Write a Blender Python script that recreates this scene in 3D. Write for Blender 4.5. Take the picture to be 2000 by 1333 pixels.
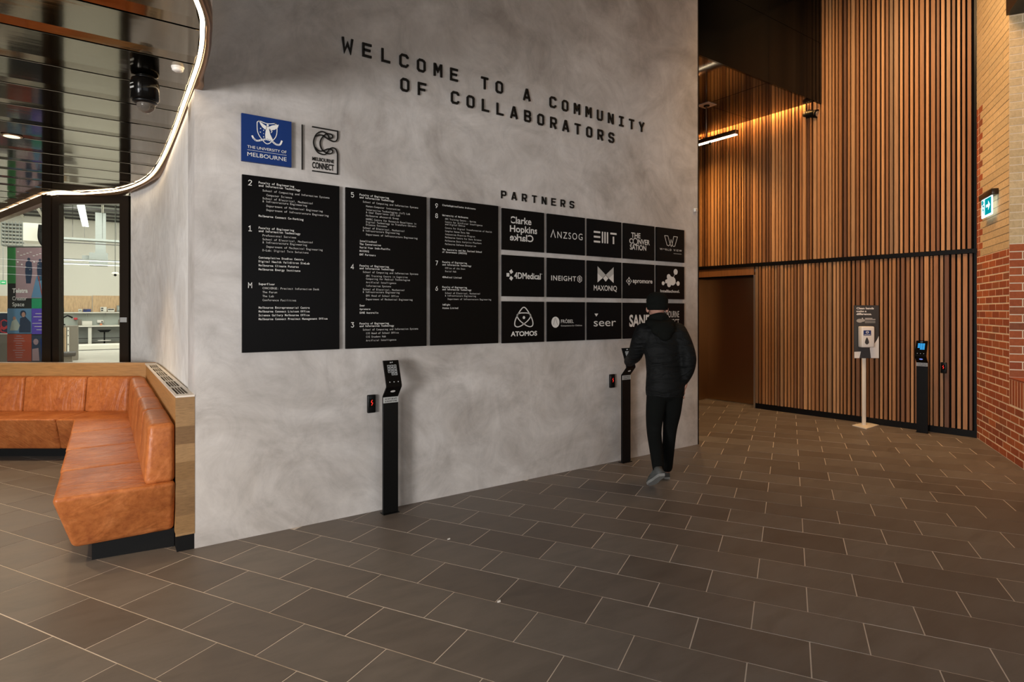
import bpy, bmesh, math, random
from mathutils import Vector, Matrix
random.seed(7)
# ---------------------------------------------------------------- clear
for o in list(bpy.data.objects): bpy.data.objects.remove(o)
sc = bpy.context.scene
COL = sc.collection
CC, SS = .8182, .5749          # room axes (x along the main wall, y into it) against the camera's
F = 1138.0
def CAM(X, Y, h=0.0):          # point given right of / ahead of the viewer -> room coordinates
    return Vector((CC*X+SS*Y, -SS*X+CC*Y, h))
# ---------------------------------------------------------------- camera
cam = bpy.data.cameras.new('camera'); co = bpy.data.objects.new('camera', cam); COL.objects.link(co)
co.location = (0, 0, 1.55); co.rotation_euler = (math.pi/2, 0, -math.atan2(SS, CC))
cam.sensor_width = 36; cam.lens = 36*F/2000; cam.shift_y = (608-666.5)/2000; cam.clip_start = .05; cam.clip_end = 200
sc.camera = co
# ---------------------------------------------------------------- colour management, world
sc.view_settings.view_transform = 'Standard'; sc.view_settings.look = 'None'
sc.view_settings.gamma = 1; sc.view_settings.use_curve_mapping = False
sc.view_settings.exposure = 0.0
sc.cycles.use_denoising = True
sc.cycles.max_bounces = 10; sc.cycles.diffuse_bounces = 4; sc.cycles.glossy_bounces = 5; sc.cycles.transparent_max_bounces = 12
sc.cycles.sample_clamp_indirect = 6
w = bpy.data.worlds.new('world'); sc.world = w; w.use_nodes = True
w.node_tree.nodes['Background'].inputs[0].default_value = (.75, .85, 1, 1)
w.node_tree.nodes['Background'].inputs[1].default_value = .25
# ---------------------------------------------------------------- area lights (windows, ceiling luminaires, added fill spots)
def area(name, loc, target, sx, sy, power, col, spread=180):
    l = bpy.data.lights.new(name, 'AREA'); l.shape = 'RECTANGLE'; l.size = sx; l.size_y = sy
    l.energy = power; l.color = col; l.spread = math.radians(spread)
    o = bpy.data.objects.new(name, l); COL.objects.link(o); o.location = loc
    o.rotation_euler = (Vector(target)-Vector(loc)).to_track_quat('-Z', 'Y').to_euler(); return o
def spot(name, loc, target, power, col, ang=90, blend=.6, r=.05):
    l = bpy.data.lights.new(name, 'SPOT'); l.energy = power; l.color = col; l.spot_size = math.radians(ang); l.spot_blend = blend; l.shadow_soft_size = r
    o = bpy.data.objects.new(name, l); COL.objects.link(o); o.location = loc
    o.rotation_euler = (Vector(target)-Vector(loc)).to_track_quat('-Z', 'Y').to_euler(); return o
area('window_light_left', (-5.6, -.1, 1.5), (1.8, 4.0, .9), 1.5, 1.9, 440, (1.0, .985, .98))
area('window_light_wide', (-7.0, -3.5, 1.6), (1.5, 3.0, .3), 5.0, 2.2, 270, (1.0, .985, .98))
area('window_light_behind', (1.0, -6.0, 1.8), (2.0, 3.0, .3), 6.0, 2.2, 45, (1.0, .96, .92))
area('atrium_light', (3.2, -.5, 6.2), (3.2, 1.6, 0), 5.0, 2.5, 36, (1.0, .86, .72))
area('warm_atrium_light', (6.4, 3.0, 6.1), (8.4, 2.9, 2.0), 2.0, 1.0, 92, (1.0, .62, .30), 130)
area('lab_light', CAM(-11, 15, 5.2), CAM(-11, 15.1, 0), 10, 8, 950, (1.0, .97, .9))
area('lab_light_far', CAM(-15, 23, 5.2), CAM(-15.5, 25, 0), 9, 5, 950, (1.0, .97, .9))
area('banner_light', CAM(-6.3, 8.9, 2.9), CAM(-7.6, 9.6, 1.2), 1.2, .4, 40, (1.0, .97, .92))
spot('brick_fill_spot', (7.3, 3.9, 5.9), (8.15, 2.25, 1.1), 230, (1.0, .62, .32), 48, .9)  # added fill spot without a fitting, brightens the brick
spot('lobby_spot', (6.4, 5.2, 4.5), (5.95, 4.75, 0), 45, (1.0, .62, .3), 50, .8)
spot('lobby_spot_back', (7.6, 5.9, 4.5), (7.5, 5.2, 0), 130, (1.0, .60, .28), 110, .8)
spot('lobby_wall_fill_spot', (7.3, 5.7, 4.4), (8.46, 6.0, 3.0), 120, (1.0, .56, .18), 75, .9)  # added warm fill aimed at the slats above the lift
spot('foot_spot', (5.86, 4.95, .9), (5.78, 4.40, 0), 5.0, (1.0, .72, .4), 50, .9, .02)

# ---------------------------------------------------------------- materials
MATS = {}
def nmat(name):
    m = bpy.data.materials.new(name); m.use_nodes = True; MATS[name] = m
    return m, m.node_tree, m.node_tree.nodes['Principled BSDF']
def simple(name, col, rough=.5, metal=0, emis=None, es=0, spec=None, coat=0):
    m, t, b = nmat(name); b.inputs['Base Color'].default_value = (*col, 1); b.inputs['Roughness'].default_value = rough
    b.inputs['Metallic'].default_value = metal
    if spec is not None: b.inputs['Specular IOR Level'].default_value = spec
    if coat: b.inputs['Coat Weight'].default_value = coat
    if emis: b.inputs['Emission Color'].default_value = (*emis, 1); b.inputs['Emission Strength'].default_value = es
    return m
def N(t, kind, **kw):
    n = t.nodes.new(kind)
    for k, v in kw.items():
        if k in n.inputs: n.inputs[k].default_value = v
        else: setattr(n, k, v)
    return n
def coords(t, scale=(1, 1, 1), space='Object', rot=(0, 0, 0)):
    if space == 'World': g = t.nodes.new('ShaderNodeNewGeometry'); out = g.outputs['Position']
    else: g = t.nodes.new('ShaderNodeTexCoord'); out = g.outputs[space]
    mp = t.nodes.new('ShaderNodeMapping'); mp.inputs['Scale'].default_value = scale; mp.inputs['Rotation'].default_value = rot
    t.links.new(out, mp.inputs['Vector']); return mp.outputs['Vector']
def ramp(t, fac, stops):
    r = t.nodes.new('ShaderNodeValToRGB'); e = r.color_ramp.elements
    while len(e) < len(stops): e.new(.5)
    for el, (p, c) in zip(e, stops): el.position = p; el.color = (*c, 1)
    t.links.new(fac, r.inputs[0]); return r.outputs[0]
def bump(t, b, fac, strength, dist=.01):
    n = t.nodes.new('ShaderNodeBump'); n.inputs['Strength'].default_value = strength; n.inputs['Distance'].default_value = dist
    t.links.new(fac, n.inputs['Height']); t.links.new(n.outputs[0], b.inputs['Normal'])
def mixc(t, a, b_, fac, mode='MIX'):
    m = t.nodes.new('ShaderNodeMix'); m.data_type = 'RGBA'; m.blend_type = mode
    for s, v in ((m.inputs[6], a), (m.inputs[7], b_), (m.inputs[0], fac)):
        if hasattr(v, 'is_linked') or hasattr(v, 'links'): t.links.new(v, s)
        elif isinstance(v, (int, float)): s.default_value = v
        else: s.default_value = (*v, 1)
    return m.outputs[2]
# polished plaster
def plaster(name, c0, c1, c2):
    m, t, b = nmat(name)
    n1 = N(t, 'ShaderNodeTexNoise', Scale=1.1, Detail=7.0, Roughness=.62, Distortion=.9); t.links.new(coords(t, (1, 1, 1.3), 'World'), n1.inputs['Vector'])
    n2 = N(t, 'ShaderNodeTexNoise', Scale=3.3, Detail=8.0, Roughness=.7, Distortion=2.2); t.links.new(coords(t, (1, 1, .8), 'World'), n2.inputs['Vector'])
    n3 = N(t, 'ShaderNodeTexNoise', Scale=38.0, Detail=4.0, Roughness=.6, Distortion=1.0); t.links.new(coords(t, (1, 1, 1), 'World'), n3.inputs['Vector'])
    ca = ramp(t, n1.outputs[0], [(.34, c0), (.5, c1), (.66, c2)])
    cb = ramp(t, n2.outputs[0], [(.32, (.80, .795, .79)), (.5, (.97, .97, .97)), (.68, (1.10, 1.10, 1.09))])
    col = mixc(t, ca, cb, .75, 'MULTIPLY'); t.links.new(col, b.inputs['Base Color'])
    b.inputs['Roughness'].default_value = .55
    bump(t, b, n3.outputs[0], .12, .004); return m
plaster('plaster', (.37, .335, .305), (.49, .455, .425), (.60, .565, .535))
plaster('pale_plaster', (.66, .62, .57), (.76, .73, .69), (.84, .81, .77))
simple('white_wall', (.82, .79, .75), .6)
# bluestone tile
def stone():
    m, t, b = nmat('stone')
    oi = t.nodes.new('ShaderNodeObjectInfo'); at = t.nodes.new('ShaderNodeAttribute'); at.attribute_name = 'tint'
    add = t.nodes.new('ShaderNodeMath'); add.operation = 'ADD'; t.links.new(oi.outputs['Random'], add.inputs[0]); t.links.new(at.outputs['Fac'], add.inputs[1])
    fr = t.nodes.new('ShaderNodeMath'); fr.operation = 'FRACT'; t.links.new(add.outputs[0], fr.inputs[0])
    c1 = ramp(t, fr.outputs[0], [(0, (.120, .098, .082)), (.35, (.148, .125, .106)), (.7, (.170, .148, .128)), (1, (.132, .108, .090))])
    n = N(t, 'ShaderNodeTexNoise', Scale=3.0, Detail=8.0, Roughness=.65, Distortion=.6); t.links.new(coords(t, (1, 3.2, 1), 'World', (0, 0, math.radians(29.4))), n.inputs['Vector'])
    c2 = ramp(t, n.outputs[0], [(.3, (.76, .76, .76)), (.5, (1, 1, 1)), (.72, (1.2, 1.2, 1.22))])
    t.links.new(mixc(t, c1, c2, .8, 'MULTIPLY'), b.inputs['Base Color'])
    n2 = N(t, 'ShaderNodeTexNoise', Scale=60.0, Detail=4.0); t.links.new(coords(t, (1, 1, 1), 'World'), n2.inputs['Vector'])
    rr = t.nodes.new('ShaderNodeMapRange'); rr.inputs['To Min'].default_value = .36; rr.inputs['To Max'].default_value = .6
    t.links.new(n.outputs[0], rr.inputs['Value']); t.links.new(rr.outputs[0], b.inputs['Roughness'])
    b.inputs['Specular IOR Level'].default_value = .4
    bump(t, b, n2.outputs[0], .15, .002)
stone()
simple('grout', (.66, .58, .50), .85)
# timber slats
def timber(name, stops, gs=(14, 14, .7), rough=.5, board=None, rnd=True):
    m, t, b = nmat(name)
    n = N(t, 'ShaderNodeTexNoise', Scale=5.0, Detail=6.0, Roughness=.6, Distortion=.4); t.links.new(coords(t, gs, 'World'), n.inputs['Vector'])
    if board:
        g = t.nodes.new('ShaderNodeNewGeometry'); sp = t.nodes.new('ShaderNodeSeparateXYZ'); t.links.new(g.outputs['Position'], sp.inputs[0])
        d = t.nodes.new('ShaderNodeMath'); d.operation = 'DIVIDE'; d.inputs[1].default_value = board; t.links.new(sp.outputs[2], d.inputs[0])
        fl = t.nodes.new('ShaderNodeMath'); fl.operation = 'FLOOR'; t.links.new(d.outputs[0], fl.inputs[0])
        wn = t.nodes.new('ShaderNodeTexWhiteNoise'); wn.noise_dimensions = '1D'; t.links.new(fl.outputs[0], wn.inputs['W']); src = wn.outputs[0]
    else:
        oi = t.nodes.new('ShaderNodeObjectInfo'); src = oi.outputs['Random']
    c1 = ramp(t, src, stops)
    c2 = ramp(t, n.outputs[0], [(.3, (.68, .66, .62)), (.5, (1, 1, 1)), (.7, (1.22, 1.2, 1.16))])
    t.links.new(mixc(t, c1, c2, .8, 'MULTIPLY'), b.inputs['Base Color']); b.inputs['Roughness'].default_value = rough
    bump(t, b, n.outputs[0], .2, .002); return m
timber('slat_timber', [(0, (.13, .052, .02)), (.2, (.24, .10, .034)), (.45, (.31, .135, .045)), (.7, (.42, .20, .075)), (.9, (.50, .26, .11)), (1, (.20, .115, .06))], (16, 16, .6))
timber('veneer', [(0, (.38, .195, .065)), (.5, (.44, .235, .085)), (1, (.32, .165, .055))], (1.2, 1.2, 22), .4, board=.19)
timber('end_veneer', [(0, (.22, .12, .045)), (.5, (.33, .195, .085)), (1, (.16, .085, .033))], (4, 4, 30), .45, board=.115)
timber('plywood', [(0, (.62, .42, .24)), (1, (.62, .42, .24))], (3, 3, .7), .6)
# leather
def leather():
    m, t, b = nmat('leather')
    n1 = N(t, 'ShaderNodeTexNoise', Scale=3.0, Detail=6.0, Roughness=.65); t.links.new(coords(t, (1, 1, 1), 'World'), n1.inputs['Vector'])
    n2 = N(t, 'ShaderNodeTexNoise', Scale=26.0, Detail=6.0, Roughness=.7); t.links.new(coords(t, (1, 1, 1), 'World'), n2.inputs['Vector'])
    c1 = ramp(t, n1.outputs[0], [(.3, (.30, .082, .024)), (.5, (.41, .128, .034)), (.7, (.52, .185, .062))])
    c2 = ramp(t, n2.outputs[0], [(.35, (.68, .60, .58)), (.54, (1, 1, 1)), (.75, (1.18, 1.3, 1.5))])
    t.links.new(mixc(t, c1, c2, .7, 'MULTIPLY'), b.inputs['Base Color'])
    b.inputs['Roughness'].default_value = .42; b.inputs['Specular IOR Level'].default_value = .3
    w1 = N(t, 'ShaderNodeTexNoise', Scale=2.4, Detail=3.0, Distortion=1.6); t.links.new(coords(t, (1.2, 5.0, 1.2), 'World', (0, 0, math.radians(12))), w1.inputs['Vector'])
    v1 = N(t, 'ShaderNodeTexVoronoi', Scale=160.0); t.links.new(coords(t, (1, 1, 1), 'World'), v1.inputs['Vector'])
    b1 = t.nodes.new('ShaderNodeBump'); b1.inputs['Strength'].default_value = .55; b1.inputs['Distance'].default_value = .03; t.links.new(w1.outputs[0], b1.inputs['Height'])
    b2 = t.nodes.new('ShaderNodeBump'); b2.inputs['Strength'].default_value = .12; b2.inputs['Distance'].default_value = .002; t.links.new(v1.outputs[0], b2.inputs['Height'])
    t.links.new(b1.outputs[0], b2.inputs['Normal']); t.links.new(b2.outputs[0], b.inputs['Normal'])
leather()
# bricks
def brick(name, stops):
    m, t, b = nmat(name)
    oi = t.nodes.new('ShaderNodeObjectInfo'); at = t.nodes.new('ShaderNodeAttribute'); at.attribute_name = 'tint'
    add = t.nodes.new('ShaderNodeMath'); add.operation = 'ADD'; t.links.new(oi.outputs['Random'], add.inputs[0]); t.links.new(at.outputs['Fac'], add.inputs[1])
    fr = t.nodes.new('ShaderNodeMath'); fr.operation = 'FRACT'; t.links.new(add.outputs[0], fr.inputs[0])
    c1 = ramp(t, fr.outputs[0], stops)
    n = N(t, 'ShaderNodeTexNoise', Scale=30.0, Detail=6.0, Roughness=.7); t.links.new(coords(t, (1, 1, 1), 'World'), n.inputs['Vector'])
    c2 = ramp(t, n.outputs[0], [(.3, (.75, .72, .7)), (.55, (1, 1, 1)), (.75, (1.15, 1.15, 1.15))])
    t.links.new(mixc(t, c1, c2, .8, 'MULTIPLY'), b.inputs['Base Color']); b.inputs['Roughness'].default_value = .8
    bump(t, b, n.outputs[0], .3, .004)
brick('red_brick', [(0, (.30, .066, .022)), (.4, (.38, .086, .026)), (.75, (.46, .12, .034)), (1, (.25, .075, .032))])
brick('cream_brick', [(0, (.60, .44, .24)), (.5, (.68, .51, .29)), (1, (.56, .43, .25))])
simple('mortar_light', (.86, .70, .50), .9); simple('mortar_dark', (.28, .23, .15), .9)
# bronze ceiling
def bronze(name, col, rough, aniso=.6):
    m, t, b = nmat(name); b.inputs['Base Color'].default_value = (*col, 1); b.inputs['Metallic'].default_value = 1
    n = N(t, 'ShaderNodeTexNoise', Scale=2.0, Detail=3.0); t.links.new(coords(t, (.6, 6, 1), 'World'), n.inputs['Vector'])
    bump(t, b, n.outputs[0], .05, .01)
    b.inputs['Roughness'].default_value = rough; b.inputs['Anisotropic'].default_value = aniso; return m
bronze('bronze_ceiling', (.215, .18, .128), .075, 0)
bronze('bronze_trim', (.32, .19, .11), .35)
bronze('lift_metal', (.34, .20, .10), .34)
simple('frame_metal', (.045, .032, .022), .3, .7)
simple('black_gloss', (.004, .0035, .003), .13, 0, spec=.10)
simple('soffit_gloss', (.035, .022, .014), .07, 0, spec=.9)
simple('black_panel', (.0035, .003, .0028), .35, 0, spec=.10)
simple('black_metal', (.004, .004, .004), .35, 0, spec=.2)
simple('black_matt', (.006, .006, .006), .7, spec=.15)
simple('dark_void', (.003, .003, .003), .9, spec=.05)
simple('letter_black', (.007, .006, .005), .4, spec=.2)
simple('print_white', (.78, .76, .72), .6)
simple('print_grey', (.62, .60, .57), .6)
simple('print_dim', (.16, .15, .14), .6)
simple('print_mid', (.38, .37, .35), .6)
simple('uni_blue', (.008, .032, .15), .45, spec=.2)
simple('plate_grey', (.42, .42, .40), .4)
simple('steel', (.55, .55, .53), .3, .9)
simple('white_plastic', (.78, .74, .68), .4)
simple('cap_metal', (.74, .66, .57), .4)
simple('cream_metal', (.80, .74, .62), .4)
simple('slate_print', (.045, .047, .048), .5)
simple('navy', (.01, .035, .16), .5)
simple('hood_black', (.005, .0055, .0045), .9, spec=.1)
m_, t_, b_ = nmat('jacket'); b_.inputs['Base Color'].default_value = (.0042, .0046, .0046, 1); b_.inputs['Roughness'].default_value = .65; b_.inputs['Specular IOR Level'].default_value = .14
q_ = N(t_, 'ShaderNodeTexNoise', Scale=4.0, Detail=4.0, Distortion=1.2); t_.links.new(coords(t_, (1, 1, 3.0), 'World'), q_.inputs['Vector']); bump(t_, b_, q_.outputs[0], .7, .05)
simple('trouser', (.0045, .005, .0045), .9, spec=.1)
simple('skin', (.42, .22, .16), .55)
simple('shoe_grey', (.06, .062, .058), .7)
simple('sole_grey', (.20, .20, .19), .7)
simple('lab_white', (.74, .71, .63), .6)
simple('lab_floor', (.50, .48, .43), .25)
simple('lab_splash', (.40, .43, .38), .4)
simple('lab_grey', (.27, .28, .26), .5)
simple('lab_steel', (.20, .215, .20), .45, .2)
simple('lab_taupe', (.19, .165, .13), .5)
simple('lab_deep', (.05, .045, .04), .6)
simple('teal', (.02, .35, .42), .5); simple('orange', (.75, .22, .08), .5); simple('sign_green', (.02, .30, .10), .4, emis=(.03, .5, .2), es=.3)
simple('banner_green', (.035, .22, .06), .6); simple('banner_teal', (.01, .26, .11), .6); simple('banner_purple', (.09, .05, .40), .6)
simple('banner_red', (.36, .05, .02), .6); simple('banner_black', (.008, .009, .010), .6); simple('banner_blue', (.10, .22, .36), .6)
simple('banner_pink', (.34, .22, .24), .6); simple('banner_navy', (.015, .03, .07), .6); simple('emblem_red', (.6, .04, .05), .6)
simple('cobalt', (.02, .04, .20), .5)
def emit(name, col, s):
    m = bpy.data.materials.new(name); m.use_nodes = True; t = m.node_tree; t.nodes.clear()
    e = t.nodes.new('ShaderNodeEmission'); e.inputs[0].default_value = (*col, 1); e.inputs[1].default_value = s
    o = t.nodes.new('ShaderNodeOutputMaterial'); t.links.new(e.outputs[0], o.inputs[0]); MATS[name] = m
emit('led_warm', (1, .76, .47), 10.0); emit('lamp_warm', (1, .78, .50), 14.0); emit('lab_lamp', (1, .99, .94), 3.2)
emit('washer', (1, .52, .16), 110.0); emit('down_lamp', (1, .80, .56), 1.6)
emit('red_led', (1, .03, .02), 1.6); emit('blue_lcd', (.05, .42, .9), .9); emit('key_white', (1, .97, .92), .35)
emit('exit_teal', (.0, .42, .46), .8); emit('exit_white', (.85, 1, 1), 1.5); emit('blue_glow', (.25, .35, 1), .8)
emit('window_daylight', (.8, .9, 1), 1.4)
def glass(name, tint=(.93, .96, .94), refl=.10):
    m = bpy.data.materials.new(name); m.use_nodes = True; t = m.node_tree; t.nodes.clear()
    tr = t.nodes.new('ShaderNodeBsdfTransparent'); tr.inputs[0].default_value = (*tint, 1)
    gl = t.nodes.new('ShaderNodeBsdfGlossy'); gl.inputs['Roughness'].default_value = .02
    lw = t.nodes.new('ShaderNodeValue'); lw.outputs[0].default_value = .055
    mx = t.nodes.new('ShaderNodeMixShader'); o = t.nodes.new('ShaderNodeOutputMaterial')
    t.links.new(lw.outputs[0], mx.inputs[0]); t.links.new(tr.outputs[0], mx.inputs[1]); t.links.new(gl.outputs[0], mx.inputs[2]); t.links.new(mx.outputs[0], o.inputs[0])
    MATS[name] = m
glass('clear_glass')
def domeglass():
    m, t, b = nmat('dome_glass'); b.inputs['Base Color'].default_value = (.35, .3, .25, 1); b.inputs['Roughness'].default_value = .03
    b.inputs['Transmission Weight'].default_value = .75; b.inputs['IOR'].default_value = 1.2
domeglass()

# ---------------------------------------------------------------- mesh builder
class MB:
    def __init__(s): s.v = []; s.f = []; s.sm = []; s.M = None; s.tint = []
    def add(s, vs, fs, smooth=False):
        b = len(s.v)
        for p in vs:
            p = Vector(p)
            if s.M: p = s.M @ p
            s.v.append(p)
        for f in fs: s.f.append([b+i for i in f]); s.sm.append(smooth)
        return s
    def box(s, x0, x1, y0, y1, z0, z1):
        return s.add([(x0,y0,z0),(x1,y0,z0),(x1,y1,z0),(x0,y1,z0),(x0,y0,z1),(x1,y0,z1),(x1,y1,z1),(x0,y1,z1)],
                     [(0,3,2,1),(4,5,6,7),(0,1,5,4),(1,2,6,5),(2,3,7,6),(3,0,4,7)])
    def loft(s, p0, z0, p1, z1):          # bottom polygon -> top polygon (counter-clockwise)
        n = len(p0)
        vs = [(p[0], p[1], z0 if not hasattr(z0, '__len__') else z0[i]) for i, p in enumerate(p0)]
        vs += [(p[0], p[1], z1 if not hasattr(z1, '__len__') else z1[i]) for i, p in enumerate(p1)]
        return s.add(vs, [tuple(range(n))[::-1], tuple(range(n, 2*n))] + [(i, (i+1) % n, n+(i+1) % n, n+i) for i in range(n)])
    def prism(s, p, z0, z1): return s.loft(p, z0, p, z1)
    def hexa(s, a, b):                     # two quads of 3-D points
        return s.add(list(a)+list(b), [(3,2,1,0),(4,5,6,7),(0,1,5,4),(1,2,6,5),(2,3,7,6),(3,0,4,7)])
    def tube(s, pts, r, n=8, cap=True):
        pts = [Vector(p) for p in pts]; rs = r if hasattr(r, '__len__') else [r]*len(pts); vs = []; fs = []
        up = None
        for i, p in enumerate(pts):
            d = (pts[min(i+1, len(pts)-1)]-pts[max(i-1, 0)]).normalized()
            if up is None: up = Vector((0, 0, 1)) if abs(d.z) < .9 else Vector((1, 0, 0))
            a = d.cross(up).normalized(); up = a.cross(d).normalized()
            for k in range(n):
                t = 2*math.pi*k/n; vs.append(p+(a*math.cos(t)+up*math.sin(t))*rs[i])
        for i in range(len(pts)-1):
            for k in range(n): fs.append((i*n+k, i*n+(k+1) % n, (i+1)*n+(k+1) % n, (i+1)*n+k))
        s.add(vs, fs, True)
        if cap: b = len(s.v)-len(vs); s.f.append([b+k for k in range(n)][::-1]); s.sm.append(False); s.f.append([b+(len(pts)-1)*n+k for k in range(n)]); s.sm.append(False)
        return s
    def lathe(s, c, prof, n=20, axis='z'):
        vs = []; fs = []
        for r, z in prof:
            for k in range(n):
                t = 2*math.pi*k/n; p = (r*math.cos(t), r*math.sin(t), z)
                if axis == 'y': p = (p[0], -p[2], p[1])
                vs.append((c[0]+p[0], c[1]+p[1], c[2]+p[2]))
        m = len(prof)
        for i in range(m-1):
            for k in range(n): fs.append((i*n+k, i*n+(k+1) % n, (i+1)*n+(k+1) % n, (i+1)*n+k))
        fs.append(tuple(range(n))[::-1]); fs.append(tuple((m-1)*n+k for k in range(n)))
        return s.add(vs, fs, True)
    def ell(s, c, r, nu=16, nv=10):
        vs = []; fs = []
        for j in range(nv+1):
            ph = math.pi*(j/nv-.5)
            for i in range(nu): th = 2*math.pi*i/nu; vs.append((c[0]+r[0]*math.cos(ph)*math.cos(th), c[1]+r[1]*math.cos(ph)*math.sin(th), c[2]+r[2]*math.sin(ph)))
        for j in range(nv):
            for i in range(nu): fs.append((j*nu+i, j*nu+(i+1) % nu, (j+1)*nu+(i+1) % nu, (j+1)*nu+i))
        return s.add(vs, fs, True)
def place(o, parent):
    COL.objects.link(o)
    if parent: o.parent = parent
def wpos(o):
    p = Vector(o.location)
    while o.parent: o = o.parent; p += Vector(o.location)
    return p
def obj(name, mb, mat, parent=None, label=None, cat=None, group=None, kind=None, bevel=0, seg=2, origin=None):
    if parent is not None: org = wpos(parent)
    elif origin is not None: org = Vector(origin)
    else:
        xs = [p.x for p in mb.v]; ys = [p.y for p in mb.v]; zs = [p.z for p in mb.v]
        org = Vector(((min(xs)+max(xs))/2, (min(ys)+max(ys))/2, min(zs)))
    me = bpy.data.meshes.new(name); me.from_pydata([tuple(p-org) for p in mb.v], [], mb.f); me.update()
    for p, sm in zip(me.polygons, mb.sm): p.use_smooth = sm
    me.materials.append(MATS[mat] if isinstance(mat, str) else mat)
    if 5 < len(mb.f) < 400:
        bm = bmesh.new(); bm.from_mesh(me); bmesh.ops.recalc_face_normals(bm, faces=bm.faces); bm.to_mesh(me); bm.free()
    o = bpy.data.objects.new(name, me); place(o, parent)
    if parent is None: o.location = org
    if bevel:
        m = o.modifiers.new('bevel', 'BEVEL'); m.width = bevel; m.segments = seg; m.limit_method = 'ANGLE'; m.angle_limit = math.radians(40)
        if seg > 1:
            for p in me.polygons: p.use_smooth = True
    tag(o, label, cat, group, kind); return o
def tag(o, label=None, cat=None, group=None, kind=None):
    if label: o['label'] = label
    if cat: o['category'] = cat
    if group: o['group'] = group
    if kind: o['kind'] = kind
def thing(name, loc, label=None, cat=None, group=None, kind=None):
    o = bpy.data.objects.new(name, None); o.empty_display_size = .1; COL.objects.link(o); o.location = loc; tag(o, label, cat, group, kind); return o
def copy_tree(o, parent=None):
    c = o.copy(); COL.objects.link(c); c.parent = parent
    for ch in [x for x in bpy.data.objects if x.parent == o]: copy_tree(ch, c)
    return c
# ---------------------------------------------------------------- writing
def text_mesh(body, offset=0.0, res=3, spacing=1.0):
    cu = bpy.data.curves.new('t', 'FONT'); cu.body = body; cu.size = 1; cu.resolution_u = res; cu.offset = offset; cu.space_character = spacing
    o = bpy.data.objects.new('t', cu); COL.objects.link(o)
    dg = bpy.context.evaluated_depsgraph_get(); ev = o.evaluated_get(dg); me = ev.to_mesh()
    vs = [(v.co.x, v.co.y) for v in me.vertices]; fs = [tuple(p.vertices) for p in me.polygons]
    ev.to_mesh_clear(); bpy.data.objects.remove(o); bpy.data.curves.remove(cu)
    return vs, fs
GL = {}
def glyph(ch, off):
    if (ch, off) not in GL: GL[(ch, off)] = text_mesh(ch, off, 2)
    return GL[(ch, off)]
def frame(origin, ax, up):   # local (x,y,depth) -> world
    ax = Vector(ax).normalized(); up = Vector(up).normalized(); nn = ax.cross(up)
    M = Matrix(((ax.x, up.x, nn.x, origin[0]), (ax.y, up.y, nn.y, origin[1]), (ax.z, up.z, nn.z, origin[2]), (0, 0, 0, 1))); return M
def put_text(mb, body, x, y, capw=None, caph=.1, offset=0.0, z=0.0, spacing=1.0, mirror=False, center=False):
    vs, fs = text_mesh(body, offset, 4, spacing)
    if not vs: return
    x0 = min(v[0] for v in vs); x1 = max(v[0] for v in vs); H = .729
    sy = caph/H; sx = (capw/(x1-x0)) if capw else sy
    if center: x -= (x1-x0)*sx/2
    out = [((x+((x1-v[0]) if mirror else (v[0]-x0))*sx), y+v[1]*sy, z) for v in vs]
    mb.add(out, [f[::-1] for f in fs] if mirror else fs)
def put_mono(mb, body, x, y, pitch, caph, off=0.0, z=0.0):
    sy = caph/.729
    for i, ch in enumerate(body):
        if ch == ' ': continue
        vs, fs = glyph(ch, off)
        if not vs: continue
        x0 = min(v[0] for v in vs); x1 = max(v[0] for v in vs); wd = x1-x0
        sx = min(sy*1.0, pitch*.84/wd) if wd > .3 else sy
        if wd > .12 and wd*sx < pitch*.62 and ch not in "il.,:|-1()[]I": sx = pitch*.66/wd
        cx = x+pitch*(i+.5)
        mb.add([(cx+(v[0]-(x0+x1)/2)*sx, y+v[1]*sy, z) for v in vs], fs)
def stroke(mb, pts, wd, z0=0.0, z1=None, closed=False, round_=False):
    pts = [Vector((p[0], p[1])) for p in pts]; n = len(pts); L = []; R = []
    for i, p in enumerate(pts):
        a = pts[i-1] if (i > 0 or closed) else None; b = pts[(i+1) % n] if (i < n-1 or closed) else None
        d0 = (p-a).normalized() if a is not None else None; d1 = (b-p).normalized() if b is not None else None
        if d0 is None: d0 = d1
        if d1 is None: d1 = d0
        nn = Vector((-(d0.y+d1.y), d0.x+d1.x))
        if nn.length < 1e-6: nn = Vector((-d0.y, d0.x))
        nn.normalize(); k = max(.45, nn.dot(Vector((-d0.y, d0.x)))); off = nn*(wd/2/k)
        L.append(p+off); R.append(p-off)
    m = n if closed else n-1
    if z1 is None:
        mb.add([(p.x, p.y, z0) for p in L]+[(p.x, p.y, z0) for p in R], [(n+i, n+(i+1) % n, (i+1) % n, i) for i in range(m)])
    else:
        vs = [(p.x, p.y, z0) for p in L]+[(p.x, p.y, z0) for p in R]+[(p.x, p.y, z1) for p in L]+[(p.x, p.y, z1) for p in R]; fs = []
        for i in range(m):
            j = (i+1) % n
            fs += [(2*n+n+i, 3*n+j, 2*n+j, 2*n+i), (i, j, n+j, n+i), (i, 2*n+i, 2*n+j, j), (n+i, n+j, 3*n+j, 3*n+i)]
        if not closed: fs += [(0, n, 3*n, 2*n), (n-1, 2*n+n-1, 3*n+n-1, n+n-1)]
        mb.add(vs, fs)
def disc(mb, x, y, rx, ry=None, z=0.0, n=18, z1=None):
    ry = ry or rx; pts = [(x+rx*math.cos(2*math.pi*k/n), y+ry*math.sin(2*math.pi*k/n)) for k in range(n)]
    poly(mb, pts, z, z1)
def poly(mb, pts, z=0.0, z1=None):
    n = len(pts)
    if z1 is None: mb.add([(p[0], p[1], z) for p in pts], [tuple(range(n))])
    else: mb.loft(pts, z, pts, z1)
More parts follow.
